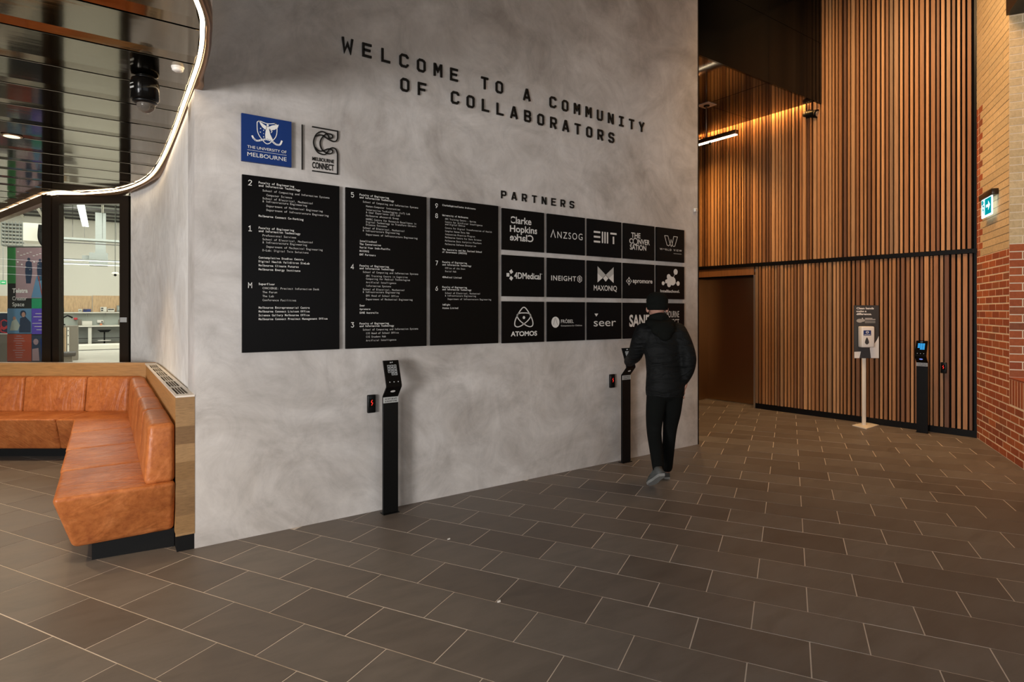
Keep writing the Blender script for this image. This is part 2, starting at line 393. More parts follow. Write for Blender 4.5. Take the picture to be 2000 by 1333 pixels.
def arc(cx, cy, rx, ry, a0, a1, n=12):
    return [(cx+rx*math.cos(math.radians(a0+(a1-a0)*k/n)), cy+ry*math.sin(math.radians(a0+(a1-a0)*k/n))) for k in range(n+1)]
def spline(pts, n=6, closed=False):
    out = []; m = len(pts); P = [Vector(p) for p in pts]
    rng = range(m) if closed else range(m-1)
    for i in rng:
        g = (lambda k: P[k % m]) if closed else (lambda k: P[max(0, min(m-1, k))])
        p0, p1, p2, p3 = g(i-1), g(i), g(i+1), g(i+2)
        for k in range(n):
            t = k/n; out.append(.5*((2*p1)+(-p0+p2)*t+(2*p0-5*p1+4*p2-p3)*t*t+(-p0+3*p1-3*p2+p3)*t**3))
    if not closed: out.append(P[-1])
    return out
# ================================================================ SETTING
VW = 4.30           # plane of the main wall
H3 = 3.03           # bronze ceiling
EDGE = [(-9, .55), (-5, .6), (-2.6, .8), (-1.2, 1.2), (-.4, 1.75), (.1, 2.4), (.368, 3.127), (.43, 3.457), (.458, 3.808), (.465, 4.216), (.47, 4.841), (.475, 5.667), (.465, 6.6), (.427, 7.38), (.336, 7.965),
        (.151, 8.543), (-.18, 9.0), (-.529, 9.321), (-.85, 10.3), (-1.264, 11.609), (-2.0, 14.0)]
def edge_u(v):
    for (u0, v0), (u1, v1) in zip(EDGE, EDGE[1:]):
        if v0 <= v <= v1: return u0+(u1-u0)*(v-v0)/(v1-v0+1e-9)
    return EDGE[-1][0]
# --- floor with tiles
A0 = math.atan2(542, 1138)
T1 = CAM(math.sin(A0), math.cos(A0)); T2 = CAM(math.cos(A0), -math.sin(A0))
floor = obj('floor', MB().add([(-9.5, -7, -.0016), (9.6, -7, -.0016), (9.6, 8.6, -.0016), (-9.5, 8.6, -.0016), (-9.5, 13, -.0016), (-1.2, 13, -.0016), (-.3, 8.6, -.0016)], [(0, 1, 2, 6), (0, 6, 3), (3, 6, 5, 4)]), 'grout', kind='structure', origin=(0, 0, 0))
RP, TL, TW, GAP = .2993, .5, .2993, .0046
facA = CAM(-4.60, 7.36); facB = CAM(-5.80, 7.36); facC = CAM(-9.4, 10.2)
def inside(p):
    if p.x > 9.1 or p.x < -8 or p.y < -6: return False
    if p.y > VW+.25 and .6 < p.x < 5.2: return False
    if p.y > 8.3: return False
    q = Vector((CC*p.x-SS*p.y, SS*p.x+CC*p.y))  # viewer frame
    if q.y > 7.36 and p.x < 1.5: return q.x < -5.9 and (q.y-7.36) < -(q.x+5.8)*.77
    # brick wall side
    b = Vector((8.727, 2.558)); d = Vector((-.871, -.491)); r = Vector((p.x, p.y))-b
    if r.dot(Vector((.491, -.871))) > .14 and p.y < 2.9: return False
    return True
tiles = []
for r in range(-22, 40):
    s1 = .0705+RP*r
    off = .085 if r % 2 else .331
    for k in range(-26, 20):
        c = T1*(s1+RP/2)+T2*(off+TL*k+TL/2)
        if inside(c): tiles.append(c)
def view(p):
    X = CC*p.x-SS*p.y; Y = SS*p.x+CC*p.y
    if Y < .4: return None
    x = 1000+F*X/Y; y = 608+F*(1.55-p.z)/Y
    return x, y, Y
vis = []; rest = []
for c in tiles:
    q = view(c)
    hidden = q and q[0] < 345 and q[1] < 880 or (q and c.y > VW)and c.x < 5.6
    if q and -120 < q[0] < 2120 and q[1] < 1450 and not hidden: vis.append((q[2], c))
    else: rest.append(c)
vis.sort(key=lambda t: t[0]); near = [c for _, c in vis[:300]]; rest += [c for _, c in vis[300:]]
tilemesh = None
def tile_geo(mb, c, dz=0.0):
    hl, hw = (TL-GAP)/2, (TW-GAP)/2; e = .0006
    P = lambda a, b, z: c+T2*a+T1*b+Vector((0, 0, z+dz))
    mb.add([P(-hl, -hw, -.006), P(hl, -hw, -.006), P(hl, hw, -.006), P(-hl, hw, -.006), P(-hl+e, -hw+e, 0), P(hl-e, -hw+e, 0), P(hl-e, hw-e, 0), P(-hl+e, hw-e, 0)],
           [(4, 5, 6, 7), (0, 1, 5, 4), (1, 2, 6, 5), (2, 3, 7, 6), (3, 0, 4, 7)])
mb = MB(); tile_geo(mb, Vector((0, 0, 0)))
t0 = obj('floor_tile', mb, 'stone', floor); t0.location = near[0]
for c in near[1:]:
    t = t0.copy(); COL.objects.link(t); t.location = (c.x, c.y, -.0012*random.random())
def tinted(name, mb, per, mat, parent, kind='stuff'):
    o = obj(name, mb, mat, parent, kind=kind); at = o.data.attributes.new('tint', 'FLOAT', 'FACE')
    vals = []
    rr = 0
    for i in range(len(o.data.polygons)):
        if i % per == 0: rr = random.random()
        vals.append(rr)
    at.data.foreach_set('value', vals); return o
mb = MB()
for c in rest: tile_geo(mb, c)
tinted('floor_tile_field', mb, 5, 'stone', floor)
# --- main wall (front) and side return (left)
obj('wall_front', MB().box(.49, 5.66, VW, VW+.35, 0, 6.35), 'plaster', kind='structure')
obj('trim_1', MB().box(5.66, 5.675, VW-.004, VW+.35, 0, 6.35), 'black_metal', kind='structure')
pl = spline([(.495, VW+.002), (.505, 5.4), (.512, 6.4), (.515, 7.1), (.49, 7.7), (.42, 8.15), (.345, 8.42), (.285, 8.60)], 4)
mb = MB(); n = len(pl)
outer = [(p.x+.25, p.y+(.2 if i > n-8 else 0)) for i, p in enumerate(pl)]
mb.add([(p.x, p.y, 0) for p in pl]+[(p.x, p.y, 3.4) for p in pl], [(i+1, i, n+i, n+i+1) for i in range(n-1)], True)
mb.add([(*p, 0) for p in outer]+[(*p, 3.4) for p in outer], [(i, i+1, n+i+1, n+i) for i in range(n-1)])
mb.add([(pl[-1].x, pl[-1].y, 0), (*outer[-1], 0), (*outer[-1], 3.4), (pl[-1].x, pl[-1].y, 3.4)], [(0, 1, 2, 3)])
obj('wall_left', mb, 'pale_plaster', kind='structure')
# --- bronze ceiling: planks, trim ring, led
ceil = thing('ceiling', (-4, 5, H3), kind='structure')
backing = MB()
vs = [v for v in [.6+.25*i for i in range(54)]]
for a, b in zip(vs, vs[1:]):
    backing.add([(-9, a, H3+.05), (edge_u(a), a, H3+.05), (edge_u(b), b, H3+.05), (-9, b, H3+.05)], [(0, 1, 2, 3)])
obj('backing', backing, 'dark_void', ceil)
v = .80+.005
first = True
while v < 13.4:
    for wd, dz in ((.128, .012), (.377, 0.0)):
        a, b = v+.004, v+wd-.004
        k = 4; pts = [(-9, a)]+[(edge_u(a+(b-a)*i/k)-.012, a+(b-a)*i/k) for i in range(k+1)]+[(-9, b)]
        m_ = MB(); zz0 = [H3+dz-(.0075*(p[1]-a)/(b-a) if dz else 0) for p in pts]; m_.loft(pts, zz0, pts, H3+.03)
        obj('plank', m_, 'bronze_ceiling', ceil)
        v += wd
led = [p for p in spline([Vector((*e, H3-.0145)) for e in EDGE[2:]], 6)]
t_ = thing('led_strip', (.47, 5, H3), 'glowing warm line of light curving along the edge of the bronze ceiling', 'light strip')
obj('diffuser', MB().tube(led, .0105, 8), 'led_warm', t_)
ring = MB(); OUT = [(.12, .02), (.386, 3.115), (.447, 3.443), (.487, 3.792), (.495, 4.2), (.505, 4.6), (.512, 5.4), (.518, 6.4), (.52, 7.1), (.495, 7.75), (.42, 8.2), (.29, 8.6), (.10, 8.85), (-.2, 9.12), (-.53, 9.42), (-.80, 10.3), (-1.21, 11.609), (-1.95, 14.0)]
E2 = [Vector(e) for e in EDGE[2:]]
es = spline(E2, 6)
L = []; R = []
for i, p in enumerate(es):
    d = (es[min(i+1, len(es)-1)]-es[max(i-1, 0)]).normalized(); nn = Vector((d.y, -d.x))
    L.append(p+nn*.018); wd = .045
    if p.y > 4.2 and p.y < 9.2: wd = max(.045, (.535 if p.y < 7.2 else .535-(p.y-7.2)*.2)-p.x)
    R.append(p+nn*wd)
n = len(L)
for lo, hi, nm in ((H3-.03, H3+.04, 'ring'),):
    ring.add([(p.x, p.y, lo) for p in L]+[(p.x, p.y, lo) for p in R]+[(p.x, p.y, hi) for p in L]+[(p.x, p.y, hi) for p in R],
             sum([[(i, i+1, n+i+1, n+i), (i, 2*n+i, 2*n+i+1, i+1), (n+i, n+i+1, 3*n+i+1, 3*n+i), (2*n+i, 3*n+i, 3*n+i+1, 2*n+i+1)] for i in range(n-1)], []), True)
obj('trim_2', ring, 'bronze_trim', kind='structure')
m_ = MB(); m_.add([(p.x, p.y, H3+.04) for p in R[:n//2-20]]+[(p.x, p.y, 6.35) for p in R[:n//2-20]], [(i, i+1, n//2-20+i+1, n//2-20+i) for i in range(n//2-21)], True)
obj('wall_upper_left', m_, 'white_wall', kind='structure')
# --- atrium shell behind and above the viewer
obj('ceiling_atrium', MB().box(-9.5, 9.7, -7, 9.2, 6.35, 6.5), 'black_matt', kind='structure')
obj('wall_back', MB().box(-9.5, 9.7, -7.2, -7, 0, 6.4), 'slate_print', kind='structure')
obj('wall_far_left', MB().box(-9.7, -9.5, -7, 13, 0, 6.4), 'slate_print', kind='structure')
# windows that let the daylight in, behind and to the left of the viewer
for nm, pts in (('window_1', [(-9.45, -6, .6), (-9.45, 2, .6), (-9.45, 2, 2.7), (-9.45, -6, 2.7)]), ('window_2', [(5, -6.95, .5), (-4, -6.95, .5), (-4, -6.95, 3.2), (5, -6.95, 3.2)])):
    wn = thing(nm, pts[0], kind='structure')
    obj('pane', MB().add(pts, [(0, 1, 2, 3)]), 'window_daylight', wn)
    a, b = Vector(pts[0]), Vector(pts[1]); m_ = MB()
    for k in range(5): q = a.lerp(b, k/4); m_.box(q.x-.05, q.x+.05, q.y-.05, q.y+.05, 0, 3.3)
    obj('window_frame', m_, 'frame_metal', wn)
# --- slat wall
SA = Vector((8.514, 5.364)); SD = Vector((.0757, -.9971)); SN = Vector((-.9971, -.0757))
def SP(t, d=0.0): p = SA+SD*t+SN*d; return (p.x, p.y)
wr = obj('wall_right', MB().prism([SP(-4, -.25), SP(-4, -.035), SP(-1.06, -.035), SP(-1.06, -.25)], 0, 2.24)
         .prism([SP(-.03, -.25), SP(-.03, -.035), SP(2.86, -.035), SP(2.86, -.25)], 0, 2.24)
         .prism([SP(-4, -.25), SP(-4, -.035), SP(2.86, -.035), SP(2.86, -.25)], 2.24, 6.35), 'dark_void', kind='structure', origin=(8.6, 4, 0))
def slat(t, wd, z0, z1, d):
    obj('slat', MB().prism([SP(t, -.036), SP(t, d), SP(t+wd, d), SP(t+wd, -.036)][::-1], z0, z1), 'slat_timber', wr)
for (z0, z1, t) in ((.085, 2.258, -.005), (2.318, 6.3, -2.1)):
    while t < 2.78:
        wd = random.choice([.022, .028, .030, .034, .036, .044]); gp = random.choice([.018, .021, .024])
        if t+wd > 2.79: break
        slat(t, wd, z0, z1, random.choice([0, 0, .006, .010, -.008])); t += wd+gp
obj('baseboard_right', MB().prism([SP(-.03, -.03), SP(-.03, -.004), SP(2.84, -.004), SP(2.84, -.03)][::-1], 0, .083), 'black_metal', kind='structure')
obj('trim_3', MB().prism([SP(-2.2, -.03), SP(-2.2, .02), SP(2.83, .02), SP(2.83, -.03)][::-1], 2.262, 2.314), 'black_metal', kind='structure')
obj('trim_4', MB().prism([SP(2.79, -.03), SP(2.79, .004), SP(2.86, .004), SP(2.86, -.03)][::-1], 0, 6.3), 'black_metal', kind='structure')
obj('trim_5', MB().prism([SP(-1.10, -.03), SP(-1.10, .002), SP(-.03, .002), SP(-.03, -.03)][::-1], 2.13, 2.26), 'slat_timber', kind='structure')
# --- lift
lf = thing('door_1', (8.8, 5.9, 0), kind='structure')
LT0, LT1 = -1.05, -.035
obj('jamb', MB().prism([SP(LT1, -.3), SP(LT1, .004), SP(LT1+.028, .004), SP(LT1+.028, -.3)][::-1], 0, 2.13), 'steel', lf)
obj('jamb', MB().prism([SP(LT0-.03, -.38), SP(LT0-.03, .004), SP(LT0, .004), SP(LT0, -.38)][::-1], 0, 2.13), 'lift_metal', lf)
obj('light_block_plate', MB().prism([SP(LT0-.05, -.42), SP(LT0-.05, -.38), SP(LT1+.05, -.38), SP(LT1+.05, -.42)][::-1], 0, 2.2), 'dark_void', lf)  # added plate, keeps background light out of the door gap
obj('head', MB().prism([SP(LT0, -.3), SP(LT0, -.01), SP(LT1, -.01), SP(LT1, -.3)][::-1], 2.10, 2.13), 'black_metal', lf)
for a, b, d in ((LT0, -.53, -.31), (-.525, LT1, -.295)):
    obj('door_leaf', MB().prism([SP(a, d-.03), SP(a, d), SP(b, d), SP(b, d-.03)][::-1], .01, 2.12), 'lift_metal', lf)
obj('sill', MB().prism([SP(LT0, -.30), SP(LT0, -.20), SP(LT1, -.20), SP(LT1, -.30)][::-1], -.004, .006), 'steel', lf)
# --- black bulkhead with polished soffit over the lift lobby
bk = thing('ceiling_lobby', (7, 5, 4.58), kind='structure')
xs = [5.68, 7.22, 8.72]
for a, b in zip(xs, xs[1:]):
    for z0, z1 in ((4.58, 5.45), (5.456, 6.35)):
        obj('panel', MB().box(a+.003, b-.003, VW+.06, VW+.09, z0, z1), 'black_gloss', bk)
for a, b in zip([5.0, 7.22], [7.214, 8.42]):
    for c_, d_ in ((VW+.09, 5.36), (5.366, 6.5), (6.506, 8.4)):
        obj('panel', MB().box(a+.003, b-.003, c_, d_, 4.58, 4.6), 'soffit_gloss', bk)
obj('backing', MB().box(5.0, 8.38, VW+.1, 8.4, 4.61, 4.66), 'dark_void', bk)
obj('wall_lobby_back', MB().box(4.9, 8.9, 8.4, 8.5, 0, 4.6).box(4.9, 5.0, 4.7, 8.4, 0, 4.6), 'slat_timber', kind='structure')
ws = thing('wall_washer', (8.4, 5.5, 4.6), 'warm strip light hidden between dark soffit and timber slats', 'light strip')
obj('diffuser', MB().prism([SP(-2.4, .055), SP(-2.4, .095), SP(.80, .095), SP(.80, .055)][::-1], 4.70, 4.705), 'washer', ws)
# ---------------------------------------------------------------- brick wall
B0 = Vector((8.727, 2.558)); BD = Vector((-.871, -.491)); BN = Vector((-.491, .871))   # BN faces the room
def BP(t, d=0.0): p = B0+BD*t+BN*d; return (p.x, p.y)
TC = 1.166; ZR = 2.205; CH = ZR/27
br = obj('wall_far_right', MB().prism([BP(-.3, -.3), BP(-.3, -.0022), BP(TC, -.0022), BP(TC, -.3)], 0, 6.35).prism([BP(TC, -.3), BP(TC, -.0022), BP(3.4, -.0022), BP(3.4, -.3)], 0, .845)
         .prism([BP(TC, -.3), BP(TC, -.008), BP(3.4, -.008), BP(3.4, -.3)], 4.9, 6.35).prism([BP(3.4, -.3), BP(3.4, -.008), BP(6.5, -.008), BP(6.5, -.3)], 0, 6.35), 'mortar_light', kind='structure', origin=(8, 2, 0))
cnt = [0]
def brk(mb, t0, t1, z0, z1, d=0.0, jamb=False):
    e = .0016
    if jamb:   # brick on the reveal: t0,t1 run into the wall
        P = lambda s, z, o: Vector((*BP(TC+o, -s), z))
        a = [P(t0, z0, -.01), P(t1, z0, -.01), P(t1, z1, -.01), P(t0, z1, -.01)]; b = [P(t0+e, z0+e, .003), P(t1-e, z0+e, .003), P(t1-e, z1-e, .003), P(t0+e, z1-e, .003)]
        mb.add(a+b, [(4, 5, 6, 7), (0, 1, 5, 4), (1, 2, 6, 5), (2, 3, 7, 6), (3, 0, 4, 7)])
    else:
        P = lambda t, z, o: Vector((*BP(t, o), z))
        a = [P(t0, z0, -.012), P(t1, z0, -.012), P(t1, z1, -.012), P(t0, z1, -.012)]; b = [P(t0+e, z0+e, d), P(t1-e, z0+e, d), P(t1-e, z1-e, d), P(t0+e, z1-e, d)]
        mb.add(a+b, [(7, 6, 5, 4), (4, 5, 1, 0), (5, 6, 2, 1), (6, 7, 3, 2), (7, 4, 0, 3)])
restred = MB(); restcream = MB()
def one(mat, *a, **k):
    if cnt[0] < 300 and a[1] > -.05 and a[0] < 1.75 and a[3] < 4.9: m_ = MB(); brk(m_, *a, **k); obj('brick', m_, mat, br); cnt[0] += 1
    else: brk(restred if mat == 'red_brick' else restcream, *a, **k)
g = .0065
for r in range(27):
    z0, z1 = CH*r+g, CH*(r+1)-g
    t = -.254 if r % 2 else -.132
    while t < 3.4:
        a, b = max(t, -.02)+g, t+.244-g
        if z1 > .845 and b > TC: b = TC
        if z0 > .575 and z1 < .85 and b > TC+.0: b = TC
        if a < b-.02: one('red_brick', a, b, z0, z1, random.uniform(-.0012, .0012))
        if (z0 > .575) and b >= TC: break
        t += .244
# soldier course sill
for k in range(26): 
    a = TC+.014+k*.080
    one('red_brick', a, a+.064, .585, .845, .0)
# upper part
r = 0; z = ZR
while z < 6.3:
    z0, z1 = z+.003, z+CH-.003; odd = r % 2
    tq = .236 if odd else .142
    redq = z < 3.96
    if redq:
        one('red_brick', .0, .085-g, z0, z1, 0); one('red_brick', .085+g, tq, z0, z1, 0); t = tq+.006
    else: t = 0
    while t < TC-.01:
        b = min(t+.49, TC); one('cream_brick', t, b-.0012, z0, z1, random.uniform(-.0008, .0008)); t = b
    z += CH; r += 1
# reveal bricks (window opening far jamb)
z = .86; r = 0
while z < 4.88:
    z0, z1 = z+.004, z+CH-.004; red = z < ZR-.03
    sp_ = .11 if r % 2 else .225
    one('red_brick' if red else 'cream_brick', .002, sp_-.004, z0, z1, jamb=True); one('red_brick' if red else 'cream_brick', sp_+.004, .30, z0, z1, jamb=True)
    z += CH; r += 1
tinted('brick_field', restred, 5, 'red_brick', br)
o = tinted('brick_field', restcream, 5, 'cream_brick', br)
# darker mortar behind the cream courses
obj('mortar_bed', MB().prism([BP(.24, -.008), BP(.24, -.0015), BP(TC, -.0015), BP(TC, -.008)], ZR, 6.3), 'mortar_dark', br)
wn = thing('window_3', (7.0, 1.5, .85), kind='structure')
obj('sill', MB().prism([BP(TC, -.3), BP(TC, .0), BP(3.4, .0), BP(3.4, -.3)], .846, .862), 'red_brick', wn)
obj('head', MB().prism([BP(TC+.02, -.28), BP(TC+.02, .03), BP(3.4, .03), BP(3.4, -.28)], 4.62, 4.95), 'black_metal', wn)
obj('pane', MB().prism([BP(TC+.0, -.29), BP(TC+.0, -.28), BP(3.4, -.28), BP(3.4, -.29)], .86, 4.62), 'clear_glass', wn)
# exit sign
M = frame((*BP(.36, .02), 0), (BD.x, BD.y, 0), (0, 0, 1))
M = frame((*BP(.38, .045), 2.62), (BD.x, BD.y, 0), (0, 0, 1))  # local z faces the room? nn = ax x up
ex = thing('exit_sign', (*BP(.58, .04), 2.62), 'lit teal running man exit sign with arrow on the brick wall', 'exit sign')
def sgn(v): return v
nn = (Vector((BD.x, BD.y, 0)).cross(Vector((0, 0, 1)))); flip = 1 if nn.dot(Vector((BN.x, BN.y, 0))) > 0 else -1
def ebox(mb, x0, x1, y0, y1, d0, d1): mb.M = M; mb.box(x0, x1, y0, y1, d0*flip, d1*flip) if flip > 0 else mb.box(x0, x1, y0, y1, d1*flip, d0*flip); mb.M = None; return mb
obj('housing', ebox(MB(), -.02, .46, .21, .275, -.045, .02), 'frame_metal', ex, bevel=.006)
obj('sign_face', ebox(MB(), .03, .41, 0, .21, -.006, .006), 'exit_white', ex)
obj('green_field', ebox(MB(), .17, .395, .02, .2, .006, .008), 'exit_teal', ex); obj('green_field', ebox(MB(), .045, .10, .15, .2, .006, .008), 'exit_teal', ex)
m_ = MB(); m_.M = M
zz = .0095*flip
for pts in ([(.22, .10), (.30, .10), (.30, .06), (.37, .115), (.30, .17), (.30, .13), (.22, .13)],):
    poly(m_, pts, zz)
obj('arrow', m_, 'exit_white', ex)
m_ = MB(); m_.M = M
disc(m_, .135, .168, .014, z=zz); stroke(m_, [(.12, .145), (.105, .10), (.08, .075)], .018, zz); stroke(m_, [(.105, .10), (.13, .08), (.13, .045)], .018, zz); stroke(m_, [(.075, .13), (.115, .138), (.15, .12)], .012, zz)
stroke(m_, [(.155, .03), (.155, .15)], .008, zz)
obj('running_figure', m_, 'exit_teal', ex)
# ================================================================ THINGS ON THE MAIN WALL
FU = lambda d=0.0: frame((0, VW-d, 0), (1, 0, 0), (0, 0, 1))   # local x = along wall, y = up, z = out of the wall
def wbox(u0, u1, h0, h1, d0, d1): return MB().box(u0, u1, VW-d1, VW-d0, h0, h1)
GLY = {
 'W': [[(0, 1.4), (.18, 0), (.5, .85), (.82, 0), (1, 1.4)]], 'E': [[(1, 1.3), (.1, 1.3), (.1, .1), (1, .1)], [(.1, .72), (.88, .72)]],
 'L': [[(.12, 1.4), (.12, .1), (1, .1)]], 'C': [[(.95, 1.02), (.95, 1.12), (.78, 1.3), (.26, 1.3), (.1, 1.12), (.1, .28), (.26, .1), (.78, .1), (.95, .28), (.95, .38)]],
 'O': [[(.74, 1.3), (.28, 1.3), (.1, 1.12), (.1, .28), (.28, .1), (.74, .1), (.92, .28), (.92, 1.12), (.74, 1.3)]],
 'M': [[(.08, 0), (.08, 1.3), (.16, 1.3), (.5, .62), (.84, 1.3), (.92, 1.3), (.92, 0)]], 'T': [[(0, 1.3), (1, 1.3)], [(.5, 1.3), (.5, 0)]],
 'A': [[(.04, 0), (.44, 1.36), (.56, 1.36), (.96, 0)], [(.2, .38), (.8, .38)]], 'U': [[(.1, 1.4), (.1, .28), (.28, .1), (.74, .1), (.92, .28), (.92, 1.4)]],
 'N': [[(.1, 0), (.1, 1.32), (.16, 1.32), (.86, .08), (.92, .08), (.92, 1.4)]], 'I': [[(.08, 1.3), (.92, 1.3)], [(.5, 1.3), (.5, .1)], [(.08, .1), (.92, .1)]],
 'Y': [[(.04, 1.4), (.5, .66), (.96, 1.4)], [(.5, .74), (.5, 0)]], 'F': [[(1, 1.3), (.1, 1.3), (.1, 0)], [(.1, .66), (.88, .66)]],
 'B': [[(.1, .1), (.1, 1.3), (.72, 1.3), (.88, 1.14), (.88, .88), (.72, .72), (.92, .54), (.92, .28), (.76, .1), (.1, .1)], [(.1, .72), (.72, .72)]],
 'R': [[(.1, 0), (.1, 1.3), (.76, 1.3), (.92, 1.14), (.92, .78), (.76, .62), (.1, .62)], [(.55, .62), (.92, 0)]],
 'S': [[(.92, 1.02), (.92, 1.14), (.76, 1.3), (.26, 1.3), (.1, 1.14), (.1, .88), (.26, .72), (.76, .68), (.92, .52), (.92, .28), (.76, .1), (.26, .1), (.08, .28), (.08, .38)]],
 'P': [[(.1, 0), (.1, 1.3), (.76, 1.3), (.92, 1.14), (.92, .76), (.76, .60), (.1, .60)]]}
def lettering(name, lines, label, w_, h_, dep):
    x0, t0_ = lines[0][1], lines[0][2]
    root = thing(name, (x0, VW, t0_), label, 'lettering')
    for s, u, top, pitch, drop in lines:
        for i, ch in enumerate(s):
            if ch == ' ': continue
            m_ = MB(); uu = u+pitch*i; base = top-drop*i-h_
            m_.M = frame((uu, VW, base), (1, 0, 0), (0, 0, 1))
            for st in GLY[ch]: stroke(m_, [(p[0]*w_, p[1]/1.4*h_) for p in st], w_*.235, .001, dep)
            obj('letter', m_, 'letter_black', root)
    return root
lettering('welcome_lettering', [('WELCOME TO A COMMUNITY', 1.470, 3.602, .1524, .0017), ('OF COLLABORATORS', 1.935, 3.406, .1524, .0020)],
          'large raised black letters in two lines high on the grey wall', .072, .103, .014)
lettering('partners_lettering', [('PARTNERS', 2.900, 2.622, .1145, .0006)], 'small raised black word above the grid of partner tiles', .052, .068, .010)
# university sign
us = thing('university_sign', (.932, VW, 2.569), 'blue square university crest sign above the left directory board', 'sign')
obj('board', wbox(.769, 1.095, 2.569, 2.892, .002, .024), 'uni_blue', us)
def UM(z): return frame((.769, VW-z, 2.569), (1, 0, 0), (0, 0, 1)) @ Matrix.Diagonal((.326, .323, 1, 1))
m_ = MB(); m_.M = UM(.0255)
sh = spline([(.34, .90), (.50, .865), (.67, .90)], 5)+spline([(.70, .86), (.69, .66), (.62, .53), (.50, .43), (.38, .53), (.31, .66), (.30, .86)], 5)
stroke(m_, sh+[sh[0]], .016, 0); disc(m_, .345, .89, .018, .018); disc(m_, .665, .89, .018, .018)
obj('shield', m_, 'print_white', us)
m_ = MB(); m_.M = UM(.0258)
poly(m_, [(.49, .80), (.475, .74), (.46, .62), (.47, .51), (.60, .50), (.62, .53), (.565, .64), (.54, .74), (.53, .80)])
disc(m_, .51, .83, .022, .026, n=10)
poly(m_, [(.495, .80), (.435, .835), (.340, .890), (.365, .825), (.40, .775), (.45, .735), (.485, .735)]); poly(m_, [(.53, .80), (.60, .845), (.735, .885), (.72, .825), (.66, .765), (.58, .735), (.54, .745)])
stroke(m_, [(.54, .76), (.60, .72), (.58, .68)], .014, 0)
obj('winged_figure', m_, 'print_white', us)
m_ = MB(); m_.M = UM(.0258)
for x, y, r_ in ((.37, .74, .017), (.365, .66, .017), (.43, .71, .015), (.43, .64, .012), (.43, .57, .017)):
    pts = [(x+(r_ if k % 2 == 0 else r_*.45)*math.sin(k*math.pi/5), y+(r_ if k % 2 == 0 else r_*.45)*math.cos(k*math.pi/5)) for k in range(10)]; poly(m_, pts)
obj('stars', m_, 'print_white', us)
m_ = MB(); m_.M = UM(.0262)
rb = spline([(.20, .56), (.235, .50), (.30, .465), (.40, .50), (.50, .53), (.60, .50), (.68, .45), (.76, .46), (.80, .55)], 6)
stroke(m_, rb, .036, 0)
obj('ribbon', m_, 'print_white', us)
m_ = MB(); m_.M = UM(.0266)
for k in range(6, len(rb)-8, 2):
    p = rb[k]; poly(m_, [(p.x-.006, p.y-.014), (p.x+.004, p.y-.014), (p.x+.004, p.y+.014), (p.x-.006, p.y+.014)])
obj('ribbon_motto', m_, 'uni_blue', us)
m_ = MB(); m_.M = UM(.0262)
put_text(m_, 'THE UNIVERSITY OF', .11, .285, .785, .060, 0); put_text(m_, 'MELBOURNE', .11, .115, .785, .088, .0); stroke(m_, [(.11, .245), (.895, .245)], .006, 0)
obj('name_text', m_, 'print_white', us)
# divider bar and line-drawn C logo
obj('divider_bar', wbox(1.170, 1.1765, 2.567, 2.891, .001, .012), 'letter_black', label='thin vertical black bar between blue sign and outline logo', cat='bar')
cl = thing('connect_logo', (1.337, VW, 2.569), 'black outline logo of looped letter C inside half frame', 'sign')
def cn(p): X = (p[0]-1415)/413; return (1.244+X*.187, 2.889-.320*(p[1]-(408+77*X))/(707-14*X))
m_ = MB(); m_.M = FU(0)
for pts, sp_ in (([(1415, 408), (1828, 485), (1828, 560)], 0), ([(1828, 560), (1822, 610), (1795, 645), (1755, 650), (1700, 625), (1640, 590), (1590, 552), (1530, 542), (1475, 562)], 1),
                 ([(1700, 600), (1742, 585), (1735, 545), (1690, 525), (1640, 528), (1580, 575), (1545, 640), (1545, 710), (1575, 780), (1630, 825), (1690, 848), (1742, 825), (1738, 788), (1690, 768), (1640, 775), (1590, 800), (1520, 795), (1462, 740)], 1),
                 ([(1690, 600), (1668, 545), (1620, 505), (1560, 487), (1490, 520), (1450, 590), (1437, 660), (1455, 740), (1500, 815), (1560, 850), (1620, 856), (1665, 810), (1700, 765), (1750, 752), (1800, 780), (1826, 850)], 1),
                 ([(1826, 850), (1825, 1178), (1415, 1115)], 0)):
    q = [cn(p) for p in pts]; q = spline(q, 5) if sp_ else q; stroke(m_, q, .0072, .001, .012)
obj('outline', m_, 'letter_black', cl)
m_ = MB(); m_.M = FU(.004)
put_text(m_, 'MELBOURNE', 1.245, 2.647, .160, .026, .03); put_text(m_, 'CONNECT', 1.245, 2.592, .158, .045, .03)
obj('name_text', m_, 'letter_black', cl)
